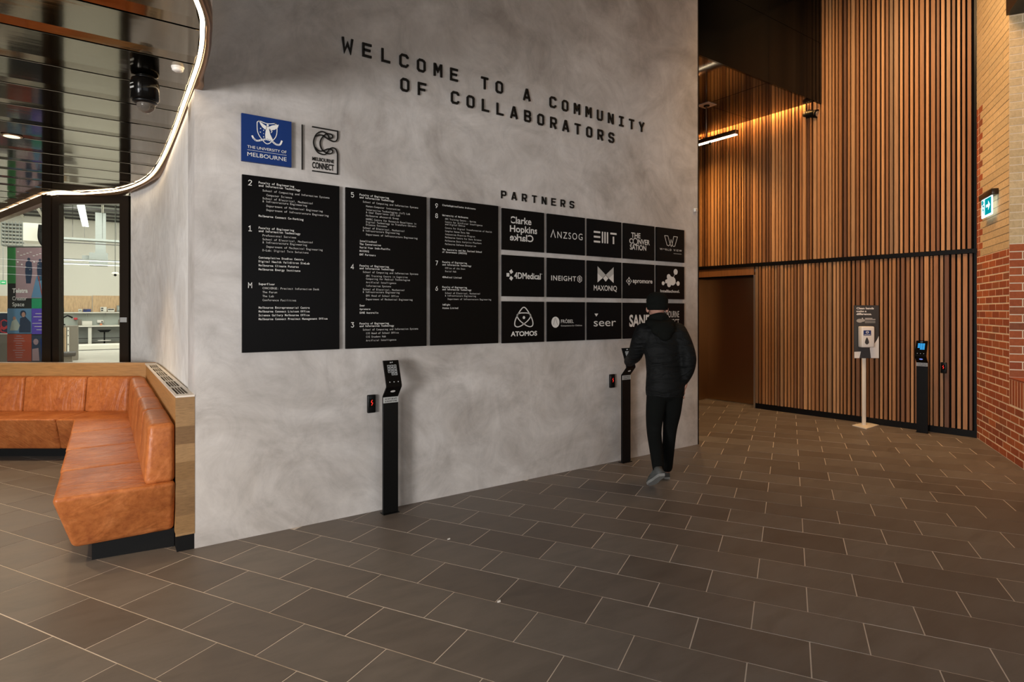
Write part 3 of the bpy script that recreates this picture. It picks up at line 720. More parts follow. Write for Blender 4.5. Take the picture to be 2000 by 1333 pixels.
# directory boards
def W(x, y):
    xp = (x-1000)/F; Y = VW/(CC-SS*xp); return CC*xp*Y+SS*Y, 1.55+(608-y)/F*Y
FE = ['Faculty of Engineering', 'and Information Technology']
D1 = [(0, 'B', 99, FE[0]), (0, 'B', 120, FE[1]), (1, 'R', 152, 'School of Computing and Information Systems'), (2, 'R', 182, 'Computer Science'), (1, 'R', 207, 'School of Electrical, Mechanical'),
      (1, 'R', 228, '& Infrastructure Engineering'), (2, 'R', 258, 'Department of Mechanical Engineering'), (2, 'R', 287, 'Department of Infrastructure Engineering'), (0, 'B', 333, 'Melbourne Connect Co-Working'),
      (0, 'B', 417, FE[0]), (0, 'B', 439, FE[1]), (1, 'R', 468, 'Professional Services'), (1, 'R', 495, 'School of Electrical, Mechanical'), (1, 'R', 517, '& Infrastructure Engineering'),
      (2, 'R', 546, 'Department of Mechanical Engineering'), (1, 'R', 573, 'D-Lab: Digital Twin Solutions'), (0, 'B', 625, 'Contemplative Studies Centre'), (0, 'B', 652, 'Digital Health Validitron SimLab'),
      (0, 'B', 680, 'Melbourne Climate Futures'), (0, 'B', 708, 'Melbourne Energy Institute'), (0, 'B', 811, 'Superfloor'), (1, 'R', 840, 'CONCIERGE: Precinct Information Desk'), (1, 'R', 868, 'The Forum'),
      (1, 'R', 896, 'The Lab'), (1, 'R', 924, 'Conference Facilities'), (0, 'B', 977, 'Melbourne Entrepreneurial Centre'), (0, 'B', 1004, 'Melbourne Connect Liaison Office'),
      (0, 'B', 1031, 'Science Gallery Melbourne Office'), (0, 'B', 1058, 'Melbourne Connect Precinct Management Office')]
D2 = [(0, 'B', 85, FE[0]), (0, 'B', 106, FE[1]), (1, 'R', 138, 'School of Computing and Information Systems'), (2, 'R', 170, 'Human-Computer Interaction'), (2, 'R', 198, 'Interactive Technologies (IxT) Lab'),
      (2, 'R', 219, '& User Experience (UX) Lab'), (2, 'R', 245, 'Melbourne eResearch Group'), (2, 'R', 273, 'NHMRC Centre for Research Excellence in'), (2, 'R', 295, 'Digital Technology to Transform Chronic'), (2, 'R', 317, 'Disease Outcomes'),
      (1, 'R', 343, 'School of Electrical, Mechanical'), (1, 'R', 365, '& Infrastructure Engineering'), (2, 'R', 394, 'Department of Infrastructure Engineering'), (0, 'B', 449, 'Intellischool'), (0, 'B', 473, 'The Conversation'),
      (0, 'B', 500, 'World View Indo-Pacific'), (0, 'B', 528, 'MAXONIQ'), (0, 'B', 556, 'EMT Partners'), (0, 'B', 643, FE[0]), (0, 'B', 664, FE[1]), (1, 'R', 692, 'School of Computing and Information Systems'),
      (2, 'R', 722, 'ARC Training Centre in Cognitive'), (2, 'R', 745, 'Computing for Medical Technologies'), (2, 'R', 773, 'Artificial Intelligence'), (2, 'R', 801, 'Information Systems'), (1, 'R', 829, 'School of Electrical, Mechanical'),
      (1, 'R', 850, '& Infrastructure Engineering'), (2, 'R', 879, 'EMI Head of School Office'), (2, 'R', 907, 'Department of Mechanical Engineering'), (0, 'B', 957, 'Seer'), (0, 'B', 985, 'Apromore'), (0, 'B', 1014, 'SANE Australia'),
      (0, 'B', 1099, FE[0]), (0, 'B', 1119, FE[1]), (1, 'R', 1148, 'School of Computing and Information Systems'), (2, 'R', 1177, 'CIS Head of School Office'), (2, 'R', 1205, 'CIS Student Hub'), (2, 'R', 1234, 'Artificial Intelligence')]
D3 = [(0, 'B', 92, 'ClarkeHopkinsClarke Architects'), (0, 'B', 176, 'University of Melbourne'), (1, 'R', 205, 'ARC Training Centre - Optima'), (1, 'R', 230, 'Centre for Artificial Intelligence'), (1, 'R', 250, 'and Digital Ethics'),
      (1, 'R', 280, 'Centre for Digital Transformation of Health'), (1, 'R', 307, 'Complex Human Data Hub'), (1, 'R', 334, 'Innovation Practice Program'), (1, 'R', 360, 'Melbourne Centre for Data Science'),
      (1, 'R', 388, 'Melbourne Data Analytics Platform'), (1, 'R', 416, 'Melbourne Defence Enterprise'), (0, 'B', 463, 'The Australia and New Zealand School'), (0, 'B', 484, 'of Government (ANZSOG)'),
      (0, 'B', 568, FE[0]), (0, 'B', 590, FE[1]), (1, 'R', 618, 'Office of the Dean'), (1, 'R', 645, 'Social Hub'), (0, 'B', 695, '4DMedical Limited'), (0, 'B', 778, FE[0]), (0, 'B', 798, FE[1]),
      (1, 'R', 828, 'School of Electrical, Mechanical'), (1, 'R', 850, '& Infrastructure Engineering'), (2, 'R', 878, 'Department of Infrastructure Engineering'), (0, 'B', 926, 'InEight'), (0, 'B', 954, 'Atomos Limited')]
PITCH = (W(638, 600)[0]-W(503.5, 600)[0])/44
NUM = {'1': [[(.1, 1.05), (.5, 1.34), (.5, .08)], [(.08, .08), (.92, .08)]], 'M': [[(.08, 0), (.08, 1.33), (.5, .66), (.92, 1.33), (.92, 0)]],
 '2': [spline([(.1, 1.0), (.25, 1.28), (.52, 1.33), (.82, 1.18), (.84, .9), (.55, .5), (.1, .08)], 4)+[Vector((.92, .08))]], '3': [[(.1, 1.33), (.86, 1.33), (.48, .82)]+[tuple(p) for p in spline([(.48, .82), (.8, .72), (.92, .42), (.76, .14), (.46, .07), (.08, .22)], 4)]],
 '4': [[(.72, 0), (.72, 1.33), (.08, .38), (.96, .38)]], '5': [[(.85, 1.33), (.2, 1.33), (.16, .76)]+[tuple(p) for p in spline([(.16, .76), (.5, .88), (.82, .76), (.92, .44), (.76, .14), (.46, .07), (.08, .22)], 4)]],
 '6': [[tuple(p) for p in spline([(.72, 1.33), (.34, .9), (.1, .45)], 4)]+arc(.5, .44, .4, .37, 180, -180, 18)], '9': [[tuple(p) for p in spline([(.28, 0), (.66, .45), (.9, .9)], 4)]+arc(.5, .92, .4, .38, 0, 360, 18)],
 '7': [[(.08, 1.33), (.9, 1.33), (.36, 0)]], '8': [arc(.5, 1.0, .34, .33, -90, 270, 18), arc(.5, .38, .4, .32, 90, 450, 18)]}
def directory(u0, u1, rows, nums, oy, sc_, xb, xn, label):
    root = thing('directory_board', ((u0+u1)/2, VW, 1.267), label, 'directory board')
    obj('board', wbox(u0, u1, 1.267, 2.477, .004, .024), 'black_panel', root)
    for ind, kd, y, s in rows:
        m_ = MB(); m_.M = FU(.0252); u, h = W(xb, oy+y/sc_); u += ind*PITCH*2.35
        put_mono(m_, s, u, h-.0075, PITCH, .0150, .014 if kd == 'B' else 0.0)
        obj('text_line', m_, 'print_white' if kd == 'B' else 'print_grey', root)
    for ch, y in nums:
        m_ = MB(); m_.M = FU(.0252); u, h = W(xn, oy+y/sc_); m_.M = frame((u-.0125, VW-.0252, h-.019), (1, 0, 0), (0, 0, 1)) @ Matrix.Diagonal((.025, .027, 1, 1))
        for st in NUM[ch]: stroke(m_, st, .17, 0)
        obj('floor_number', m_, 'print_white', root)
directory(.773, 1.439, D1, [('2', 102), ('1', 423), ('M', 821)], 330, 3.605, 503.3, 487, 'large black directory board under the blue sign, leftmost of three')
directory(1.487, 2.156, D2, [('5', 88), ('4', 652), ('3', 1110)], 360, 4.039, 699.8, 686, 'large black directory board listing floors 5, 4 and 3, middle of three')
directory(2.195, 2.857, D3, [('9', 98), ('8', 182), ('7', 578), ('6', 790)], 380, 4.30, 861, 850, 'large black directory board listing floors 9 to 6 beside the partner tiles')
# partner tiles
TU = [(2.902, 3.373), (3.414, 3.883), (3.920, 4.387), (4.424, 4.891), (4.930, 5.392)]
TH = [(2.097, 2.466), (1.682, 2.051), (1.263, 1.637)]
DEF = 'print_grey'
def T(*a, **k): return lambda m_: put_text(m_, *a, **k)
def star_ring(m_, cx, cy, r_, n=24): stroke(m_, arc(cx, cy, r_, r_, 0, 360, n), r_*.2, 0)
def t_chc(m_):
    put_text(m_, 'Clarke', .17, .66, .51, .17, .018); put_text(m_, 'Hopkins', .17, .45, .66, .17, .018); put_text(m_, 'Clarke', .17, .24, .56, .17, .018, mirror=True)
def t_anz(m_): 
    stroke(m_, [(.08, .40), (.14, .59), (.20, .40)], .022, 0); put_text(m_, 'NZSOG', .25, .40, .68, .18, .0, spacing=1.25)
def t_emt(m_):
    for y in (.66, .53, .40): stroke(m_, [(.17, y), (.36, y)], .05, 0)
    for x in (.425, .50, .575): stroke(m_, [(x, .375), (x, .685)], .04, 0)
    stroke(m_, [(.66, .66), (.85, .66)], .05, 0); stroke(m_, [(.755, .375), (.755, .58)], .045, 0)
def t_con(m_):
    put_text(m_, 'THE', .23, .61, .30, .15, .02); put_text(m_, 'C', .17, .44, .11, .15, .02); put_text(m_, 'NVER', .46, .44, .38, .15, .02); put_text(m_, 'SATION', .19, .27, .53, .15, .02)
    q = arc(.365, .51, .075, .085, -100, 235, 16); stroke(m_, q+[(.31, .405), (.36, .435)], .022, 0)
def t_wv(m_):
    for a in ([(.27, .77), (.39, .77), (.47, .53), (.42, .47), (.36, .49), (.27, .77)], [(.47, .53), (.50, .67), (.56, .53), (.51, .46), (.47, .53)], [(.54, .51), (.60, .77), (.74, .77), (.64, .48), (.585, .47), (.54, .51)]): stroke(m_, a, .016, 0)
    put_text(m_, 'W^RLD VIEW', .10, .33, .80, .06, .01, spacing=1.5); put_text(m_, 'INDO-PACIFIC', .60, .245, .29, .025, 0)
def t_4d(m_):
    for x, y, a in ((.125, .52, 0), (.20, .60, 35), (.20, .44, -35)):
        c_, s_ = math.cos(math.radians(a)), math.sin(math.radians(a)); poly(m_, [(x+(px*c_-py*s_)*.033, y+(px*s_+py*c_)*.043) for px, py in ((-1, -1), (1, -1), (1, 1), (-1, 1))])
    put_text(m_, '4DMedical', .27, .44, .64, .155, .02); put_text(m_, 'TM', .915, .56, .03, .025, 0)
def t_in(m_):
    put_text(m_, 'INEIGHT', .09, .43, .66, .13, .015, spacing=1.15)
    stroke(m_, [(.85+.065*math.cos(math.radians(90+60*k)), .49+.09*math.sin(math.radians(90+60*k))) for k in range(7)], .014, 0)
    for p in ([(.82, .50), (.845, .535), (.87, .515), (.83, .475)], [(.88, .48), (.855, .445), (.83, .465), (.87, .505)]): stroke(m_, p, .014, 0)
def t_max(m_):
    poly(m_, [(.28, .67), (.28, .42), (.43, .545)]); poly(m_, [(.76, .67), (.76, .42), (.61, .545)]); poly(m_, [(.52, .62), (.44, .54), (.52, .45), (.60, .54)]); put_text(m_, 'MAXONIQ', .17, .20, .69, .15, .01)
def t_apr(m_):
    star_ring(m_, .16, .49, .068, 20); disc(m_, .16, .49, .028, .036)
    for x, y in ((.16, .585), (.16, .395), (.085, .49), (.235, .49)): disc(m_, x, y, .018, .022, n=8)
    put_text(m_, 'apromore', .28, .45, .65, .13, .02)
def t_int(m_):
    for x, y, r_ in ((.47, .56, .115), (.56, .545, .11), (.42, .67, .07), (.43, .44, .07), (.34, .53, .05), (.67, .83, .075), (.22, .47, .05), (.76, .48, .06)): disc(m_, x, y, r_, r_*1.18, z=.0001+.0003*r_*10)
    stroke(m_, [(.56, .6), (.65, .78)], .014, 0); stroke(m_, [(.25, .47), (.36, .50)], .014, 0); stroke(m_, [(.6, .52), (.74, .48)], .014, 0)
    put_text(m_, 'Intellischool.', .12, .20, .70, .085, .02)
def t_ato(m_):
    for a in (90, 210, 330):
        pts = []
        for k in range(33):
            t = 2*math.pi*k/32; r_ = 1; x, y = .205*math.sin(t), .30*math.cos(t)
            pts.append((x, y))
    tri = spline([(.50, .86), (.60, .76), (.70, .56), (.715, .43), (.655, .385), (.55, .42), (.40, .54), (.335, .66), (.40, .715), (.50, .722), (.60, .715), (.665, .66), (.60, .54), (.45, .42), (.345, .385), (.285, .43), (.30, .56), (.40, .76)], 6, closed=True)
    stroke(m_, [(p.x, p.y) for p in tri], .024, 0, closed=True); disc(m_, .50, .61, .03, .036); put_text(m_, 'ATOMOS', .19, .165, .63, .115, .03)
def t_fro(m_):
    disc(m_, .20, .485, .105, .14, n=28); put_text(m_, 'FRÖBEL', .345, .46, .34, .095, 0); put_text(m_, 'Competence for Children', .345, .375, .57, .04, 0)
def t_see(m_):
    put_text(m_, 'seer', .17, .36, .66, .225, 0); poly(m_, [(.19, .70), (.30, .70), (.245, .62)])
def t_san(m_):
    put_text(m_, 'SANE', .17, .34, .66, .33, .03)
def t_mc(m_):
    put_text(m_, 'MELBOURNE', .14, .58, .66, .20, 0); put_text(m_, 'CONNECT', .14, .34, .66, .20, 0)
LAB = [[('three line text logo, last line mirrored, top left of the grid', t_chc), ('wide spaced six letter logo, top row second column', t_anz), ('logo of short bars, top row centre', t_emt), ('stacked three line capitals and speech bubble O, top row', t_con), ('outlined letter W logo, top right of the grid', t_wv)],
       [('three small squares and a medical name, middle row left end', t_4d), ('capitals followed by small hexagon mark, middle row', t_in), ('folded letter M mark over capitals, centre of the grid', t_max), ('small target mark and lowercase name, middle row', t_apr), ('cluster of joined circles over a name, above the walking man', t_int)],
       [('rounded triangle atom mark over capitals, bottom left of the grid', t_ato), ('grey disc and small two line name, bottom row', t_fro), ('large lowercase four letter name, bottom row centre', t_see), ('tall bold capitals partly hidden by the walking man', t_san), ('thin two line capitals mostly hidden behind the man, bottom right', t_mc)]]
for r in range(3):
    for c_ in range(5):
        (u0, u1), (h0, h1) = TU[c_], TH[r]; lab, fn = LAB[r][c_]
        root = thing('partner_tile', ((u0+u1)/2, VW, h0), 'black tile with '+lab, 'sign', 'partner tiles in the grid')
        obj('tile_board', wbox(u0, u1, h0, h1, .004, .022), 'black_panel', root)
        m_ = MB(); m_.M = frame((u0, VW-.0234, h0), (1, 0, 0), (0, 0, 1)) @ Matrix.Diagonal((u1-u0, h1-h0, 1, 1)); fn(m_); obj('logo', m_, DEF, root)
        if fn is t_max:
            m2 = MB(); m2.M = m_.M; poly(m2, [(.28, .86), (.28, .67), (.43, .545), (.52, .635)], .0002); poly(m2, [(.76, .86), (.76, .67), (.61, .545), (.52, .635)], .0002); obj('logo_shade', m2, 'print_mid', root)
        if fn is t_chc:  # letters sliced at the margins
            m2 = MB(); m2.M = m_.M; m2.box(.10, .195, .60, .86, .0004, .0006); m2.box(.815, .86, .40, .62, .0004, .0006); obj('logo_mask', m2, 'black_panel', root)
        if fn is t_fro:
            m2 = MB(); m2.M = m_.M; stroke(m2, spline([(.15, .42), (.18, .56), (.20, .58), (.23, .50), (.25, .42)], 4), .01, .0004); obj('logo_detail', m2, 'print_dim', root)
        if fn is t_int:
            m2 = MB(); m2.M = m_.M
# small readers
def reader(name, pos, ax, label):
    ax = Vector(ax).normalized(); M = frame(pos, ax, (0, 0, 1)); root = thing(name, pos, label, 'card reader', 'card readers')
    m_ = MB(); m_.M = M; m_.box(-.032, .032, 0, .138, 0, .026); obj('body', m_, 'black_metal', root, bevel=.006)
    m_ = MB(); m_.M = M; m_.box(-.022, .022, .045, .11, .026, .028); obj('face', m_, 'black_gloss', root)
    m_ = MB(); m_.M = M; stroke(m_, [(.002, .100), (-.006, .084), (.005, .076), (-.003, .058)], .005, .0285); obj('red_light', m_, 'red_led', root)
reader('card_reader', (1.690, VW-.001, .768), (1, 0, 0), 'small black card reader left of the near keypad post')
reader('card_reader', (4.262, VW-.001, .766), (1, 0, 0), 'small black card reader left of the post beside the walking man')
p = SP(2.487, .012); reader('card_reader', (*p, .765), (SD.x, SD.y, 0), 'small black card reader on the timber slats near the brick wall')
sb = thing('wall_sensor', (5.61, VW, 2.698), 'tiny white square sensor near the right edge of grey wall', 'sensor')
obj('body', wbox(5.585, 5.635, 2.698, 2.738, .001, .022), 'white_plastic', sb, bevel=.004); obj('lens', wbox(5.60, 5.62, 2.710, 2.726, .022, .024), 'steel', sb)
# keypad posts
def post(pos, ax, label, lcd):
    ax = Vector(ax).normalized(); M = frame(pos, ax, (0, 0, 1)); root = thing('keypad_post', pos, label, 'keypad post', 'keypad posts'); hw = .062
    prof = [(0, 0), (0, .895), (.068, .975), (.068, .990), (.004, 1.172)]   # (out, height)
    th = .018
    def strip(pts, nm, mat):
        m_ = MB(); m_.M = M; n = len(pts)
        vs = [(-hw, h, o) for o, h in pts]+[(hw, h, o) for o, h in pts]+[(-hw, h, o-th) for o, h in pts]+[(hw, h, o-th) for o, h in pts]; fs = []
        for i in range(n-1): fs += [(i, n+i, n+i+1, i+1), (2*n+i, 2*n+i+1, 3*n+i+1, 3*n+i), (i, i+1, 2*n+i+1, 2*n+i), (n+i, 3*n+i, 3*n+i+1, n+i+1)]
        fs += [(0, 2*n, 3*n, n), (n-1, 2*n-1, 4*n-1, 3*n-1)]
        m_.add(vs, fs); return obj(nm, m_, mat, root, bevel=.002, seg=1)
    strip(prof[:2], 'post', 'black_metal'); strip(prof[1:], 'head', 'black_gloss')
    m_ = MB(); m_.M = M; m_.box(-.13/2, .13/2, -.001, .006, -.05, .02); obj('foot_plate', m_, 'black_metal', root)
    m_ = MB(); m_.M = M; m_.box(-hw+.001, hw-.001, .848, .892, .0005, .0025); pl_ = obj('notice_plate', m_, 'plate_grey', root)
    m_ = MB(); m_.M = M; put_text(m_, 'DO NOT USE LIFTS', -.048, .873, .098, .011, .03, z=.003); put_text(m_, 'IN THE EVENT OF FIRE', -.048, .855, .098, .011, .03, z=.003); obj('notice_text', m_, 'letter_black', pl_)
    # slanted head face frame
    a = M @ Vector((0, .990, .068)); b = M @ Vector((0, 1.172, .004)); up = (b-a).normalized(); M2 = frame(a, ax, up); hl = (b-a).length; hd = root
    mat = 'blue_lcd' if lcd else 'key_white'
    for r in range(4):
        for c in range(3):
            if r == 3 and c == 0: continue
            x = -.026+c*.026; y = .148-r*.021; k = MB(); k.M = M2
            if lcd: k.box(x-.0115, x+.0115, y-.009, y+.009, .001, .0025)
            else: stroke(k, [(x-.009, y-.008), (x+.009, y-.008), (x+.009, y+.008), (x-.009, y+.008)], .0022, .001, .002, closed=True)
            kk = obj('key', k, mat, root)
            k = MB(); k.M = M2; put_text(k, '1234567890E'[min(10, r*3+c if r < 3 else 9+c-1)] if not (r == 3) else ('0' if c == 1 else 'G'), x, y-.004, None, .009, .01, z=.0028, center=True); obj('key_digit', k, 'navy' if lcd else 'key_white', kk)
    k = MB(); k.M = M2; poly(k, [(-.014, .172), (-.002, .172), (-.008, .184)], .002); poly(k, [(0, .172), (.012, .176), (.006, .184)], .002); obj('top_icon', k, 'key_white', root)
    k = MB(); k.M = M2
    for x in (-.034, 0, .034): disc(k, x, .024, .0042, z=.002, n=10)
    obj('indicator', k, 'key_white', root)
    a2 = M @ Vector((0, .895, 0)); b2 = M @ Vector((0, .975, .068)); up2 = (b2-a2).normalized(); k = MB(); k.M = frame(a2, ax, up2); disc(k, 0, .06, .02, .011, z=.002); obj('status_lamp', k, 'blue_glow' if lcd else 'print_grey', root)
post((1.807, 4.188, 0), (1, 0, 0), 'black keypad post standing in front of the directory boards', False)
post((4.389, 4.208, 0), (1, 0, 0), 'black keypad post partly hidden by the walking man', False)
post((8.530, 3.066, 0), (SD.x, SD.y, 0), 'black keypad post with lit blue keys before the timber slats', True)
# ================================================================ BENCH
HS = .46
def wp(X, Y): p = CAM(X, Y); return (p.x, p.y)
jn = thing('bench_surround', (.44, 4.30, 0), 'tall wooden back panel wrapping the leather bench with slotted cap', 'bench back')
YB = 6.50; vc = 7.66
HN, HF = 1.005, .972
ci = (.395, vc); co_ = wp(-4.03, YB+.11)
obj('side_panel', MB().loft([(.387, 4.31), (.49, 4.31), (.50, 7.70), ci], .10, [(.387, 4.31), (.49, 4.31), (.50, 7.70), ci], [HN-.012, HN-.012, HF-.012, HF-.012]), 'veneer', jn)
obj('end_panel', MB().box(.383, .492, 4.298, 4.312, .10, HN-.004), 'end_veneer', jn)
obj('kick_plate', MB().box(.39, .489, 4.30, 7.6, 0, .10), 'black_matt', jn)
far = [wp(-8.6, YB), (ci[0], ci[1]), (.50, 7.70), wp(-8.6, YB+.115)]
obj('back_panel', MB().prism(far, .08, HF-.012), 'veneer', jn)
obj('back_cap', MB().prism([wp(-8.6, YB-.004), (ci[0]-.004, ci[1]), (.50, 7.70), wp(-8.6, YB+.12)], HF-.012, HF), 'veneer', jn)
obj('kick_plate', MB().prism([wp(-8.6, YB+.02), wp(-4.1, YB+.02), wp(-4.1, YB+.1), wp(-8.6, YB+.1)], 0, .08), 'black_matt', jn)
capz = lambda v: HN+(HF-HN)*(v-4.3)/(vc-4.3)
def capbar(m_, u0, u1, v0, v1, lo=-.012, hi=0.0):
    m_.loft([(u0, v0), (u1, v0), (u1, v1), (u0, v1)], [capz(v0)+lo, capz(v0)+lo, capz(v1)+lo, capz(v1)+lo], [(u0, v0), (u1, v0), (u1, v1), (u0, v1)], [capz(v0)+hi, capz(v0)+hi, capz(v1)+hi, capz(v1)+hi])
m_ = MB(); capbar(m_, .383, .400, 4.296, 7.62); capbar(m_, .468, .492, 4.296, 7.62); capbar(m_, .400, .468, 4.296, 4.40); capbar(m_, .400, .468, 7.30, 7.62)
gr = obj('grille_frame', m_, 'cap_metal', jn)
vv = [4.40+(7.30-4.40)*k/6 for k in range(7)]
for k in range(1, 6): m_ = MB(); capbar(m_, .400, .468, vv[k]-.02, vv[k]+.02); obj('grille_bar', m_, 'cap_metal', gr)
for k in range(3):
    u = .4155+.017*k; m_ = MB(); capbar(m_, u, u+.0035, 4.40, 7.30); obj('grille_bar', m_, 'cap_metal', gr)
m_ = MB(); capbar(m_, .395, .475, 4.32, 7.60, -.0118, -.0105); obj('grille_shade_plate', m_, 'dark_void', gr)  # dark plate below the bars, shade of the slots put into its colour
sofa = thing('leather_bench', (.05, 4.4, 0), 'long tan leather corner bench in front of the wooden panel', 'bench')
def cushion(name, bot, z0, top, z1, bev=.03):
    o = obj(name, MB().loft(bot, z0, top, z1), 'leather', sofa, bevel=bev, seg=4)
    return o
ins = .14
vs_ = [4.27, 5.02, 5.76, 6.55]
for i in range(3):
    a, b = vs_[i], vs_[i+1]; a2 = a+(.13 if i == 0 else 0)
    cushion('seat_cushion', [(-.135 if i else -.15, a2), (.384, a2), (.384, b-.002), (-.135, b-.002)], .115, [(-.245, a), (.384, a), (.384, b-.002), (-.24, b-.002)], HS, .026 if i else .032)
fc = lambda X, Y: wp(X, Y)
cushion('seat_cushion', [(-.135, 6.55), (.384, 6.55), (.39, vc-.01), fc(-4.62, YB-.005), fc(-4.70, 6.06), fc(-4.46, 6.06)], .115,
        [(-.24, 6.55), (.384, 6.55), (.39, vc-.01), fc(-4.62, YB-.005), fc(-4.60, 5.86), fc(-4.41, 5.86)], HS, .022)
xsn = [-4.605, -5.9, -7.2, -8.4]
for a, b in zip(xsn, xsn[1:]):
    cushion('seat_cushion', [fc(b+.003, 6.06), fc(a-.095, 6.06), fc(a-.018, YB-.005), fc(b+.003, YB-.005)], .115, [fc(b+.003, 5.86), fc(a-.003, 5.86), fc(a-.02, YB-.005), fc(b+.003, YB-.005)], HS, .022)
def bc(b0, t0): pass
bs = [(4.315, 5.02), (5.024, 5.76), (5.764, 6.55), (6.554, 7.53)]
for i, (a, b) in enumerate(bs):
    lastb = b if i < 3 else 7.60
    cushion('back_cushion', [(.212, a), (.382, a), (.386, b if i < 3 else vc-.03), (.212, b if i < 3 else 7.50)], HS-.012, [(.235, a+.012), (.382, a+.004), (.386, b-.0 if i < 3 else vc-.03), (.245, b-.0 if i < 3 else 7.52)], .832, .035)
xb_ = [-4.20, -4.655, -5.33, -6.0, -6.67, -7.34, -8.0]
for i, (a, b) in enumerate(zip(xb_, xb_[1:])):
    aa = a
    cushion('back_cushion', [fc(b+.002, YB-.17), fc(aa-.002, YB-.17), fc(aa+(.1 if i == 0 else -.002), YB-.004), fc(b+.002, YB-.004)], HS-.012, [fc(b+.002, YB-.13), fc(aa-.002, YB-.13), fc(aa+(.1 if i == 0 else -.002), YB-.004), fc(b+.002, YB-.004)], .83, .028)
obj('plinth', MB().loft([(-.055, 4.47), (.386, 4.42), (.386, 7.4), (-.055, 7.45)], 0, [(-.055, 4.47), (.386, 4.42), (.386, 7.4), (-.055, 7.45)], .12), 'black_matt', sofa)
obj('plinth', MB().prism([fc(-8.4, 6.22), fc(-4.4, 6.22), fc(-4.3, 6.48), fc(-8.4, 6.48)], 0, .12), 'black_matt', sofa)
# ================================================================ CEILING FITTINGS
def camp(x, y, h=H3): Y = F*(h-1.55)/(608-y); return CAM((x-1000)/F*Y, Y, h)
c = camp(283, 152); cv = thing('dome_camera', c, 'black dome security camera hanging from the bronze ceiling', 'camera')
obj('mount', MB().lathe((c.x, c.y, H3-.012), [(.05, 0), (.055, .012)], 18), 'black_metal', cv)
obj('housing', MB().lathe((c.x, c.y, H3-.150), [(.066, 0), (.079, .01), (.080, .11), (.074, .136), (.05, .139)], 22), 'black_gloss', cv)
obj('lens_shroud', MB().lathe((c.x, c.y, H3-.168), [(.055, 0), (.07, .010), (.066, .02)], 20), 'black_metal', cv)
obj('dome', MB().ell((c.x+.006, c.y, H3-.168), (.052, .052, .056), 18, 10), 'dome_glass', cv)
obj('lens', MB().ell((c.x, c.y-.01, H3-.172), (.026, .026, .03), 12, 8), 'black_gloss', cv)
tvec = CAM(1, 0).normalized(); k = MB(); k.M = frame((c.x, c.y, H3-.09)-CAM(0, .0805)+Vector((0, 0, 0)) if False else Vector((c.x, c.y, H3-.09))+CAM(-.035, -.071), CAM(.9, -.42), (0, 0, 1)); k.box(-.018, .018, 0, .011, 0, .002); k.box(-.018, .012, .028, .033, 0, .002)
obj('maker_plate', k, 'plate_grey', cv)
c = camp(347, 131); sd = thing('smoke_detector', c, 'small white round detector on the bronze ceiling near the light edge', 'detector')
obj('base', MB().lathe((c.x, c.y, H3-.008), [(.034, 0), (.036, .008)], 20), 'white_plastic', sd); obj('sensor_head', MB().lathe((c.x, c.y, H3-.028), [(.02, 0), (.03, .006), (.032, .02)], 20), 'white_plastic', sd)
c = camp(23, 266)
dl = thing('downlight', c, 'round recessed downlight glowing in the bronze ceiling at left edge', 'downlight')
obj('bezel', MB().lathe((c.x, c.y, H3-.004), [(.070, 0), (.074, .006)], 24), 'bronze_trim', dl); obj('lamp', MB().lathe((c.x, c.y, H3-.006), [(.056, 0), (.056, .002)], 24), 'down_lamp', dl)
for p in ((-.63, 6.46), (-1.6, 4.9), (-1.6, 7.2), (-.5, 3.0), (-2.9, 3.4)):
    spot('downlight_beam', (p[0], p[1], H3-.03), (p[0]+.001, p[1], 0), 125, (1, .74, .44), 95, .7, .05)
# pendant light in the lift lobby
pn = thing('pendant_light', (7.26, 5.36, 4.58), 'linear pendant light with glowing underside under the dark lobby soffit', 'pendant light')
obj('body', MB().box(7.225, 7.295, 4.86, 5.86, 4.03, 4.09), 'bronze_trim', pn, bevel=.004); obj('diffuser', MB().box(7.232, 7.288, 4.87, 5.85, 4.02, 4.031), 'lamp_warm', pn)
obj('ceiling_plate', MB().box(7.16, 7.36, 5.26, 5.46, 4.572, 4.58), 'cap_metal', pn); obj('rose', MB().lathe((7.26, 5.36, 4.555), [(.04, 0), (.045, .018)], 16), 'black_metal', pn)
obj('stem', MB().tube([(7.25, 5.36, 4.56), (7.25, 5.36, 4.09)], .008, 8), 'steel', pn); obj('stem', MB().tube([(7.275, 5.37, 4.56), (7.275, 5.37, 4.09)], .005, 8), 'black_metal', pn)
obj('sensor', MB().ell((7.26, 5.30, 4.0), (.022, .022, .022), 10, 8), 'black_metal', pn)
# black spotlight cluster at bulkhead corner
c = camp(1577, 222, 4.52); pj = thing('ceiling_projector', c+Vector((-.06, -.03, 0)), 'black cylindrical spotlight unit under the end of dark bulkhead', 'spotlight')
c = c+Vector((-.06, -.02, 0))
obj('bracket', MB().box(c.x-.02, c.x+.02, c.y-.02, c.y+.02, 4.45, 4.58), 'black_metal', pj)
obj('body', MB().tube([c+Vector((0, .02, -.03)), c+Vector((-.03, -.16, -.07))], [.06, .055], 14), 'black_metal', pj, bevel=.004)
obj('ring', MB().tube([c+Vector((-.03, -.155, -.069)), c+Vector((-.034, -.18, -.075))], [.062, .062], 14), 'black_gloss', pj)
obj('lens', MB().tube([c+Vector((-.034, -.179, -.075)), c+Vector((-.035, -.185, -.077))], [.04, .04], 14), 'steel', pj)
for k in range(3): obj('cooling_fin', MB().tube([c+Vector((0, -.01-.03*k, -.038)), c+Vector((0, -.018-.03*k, -.038))], [.068, .068], 14), 'black_metal', pj)
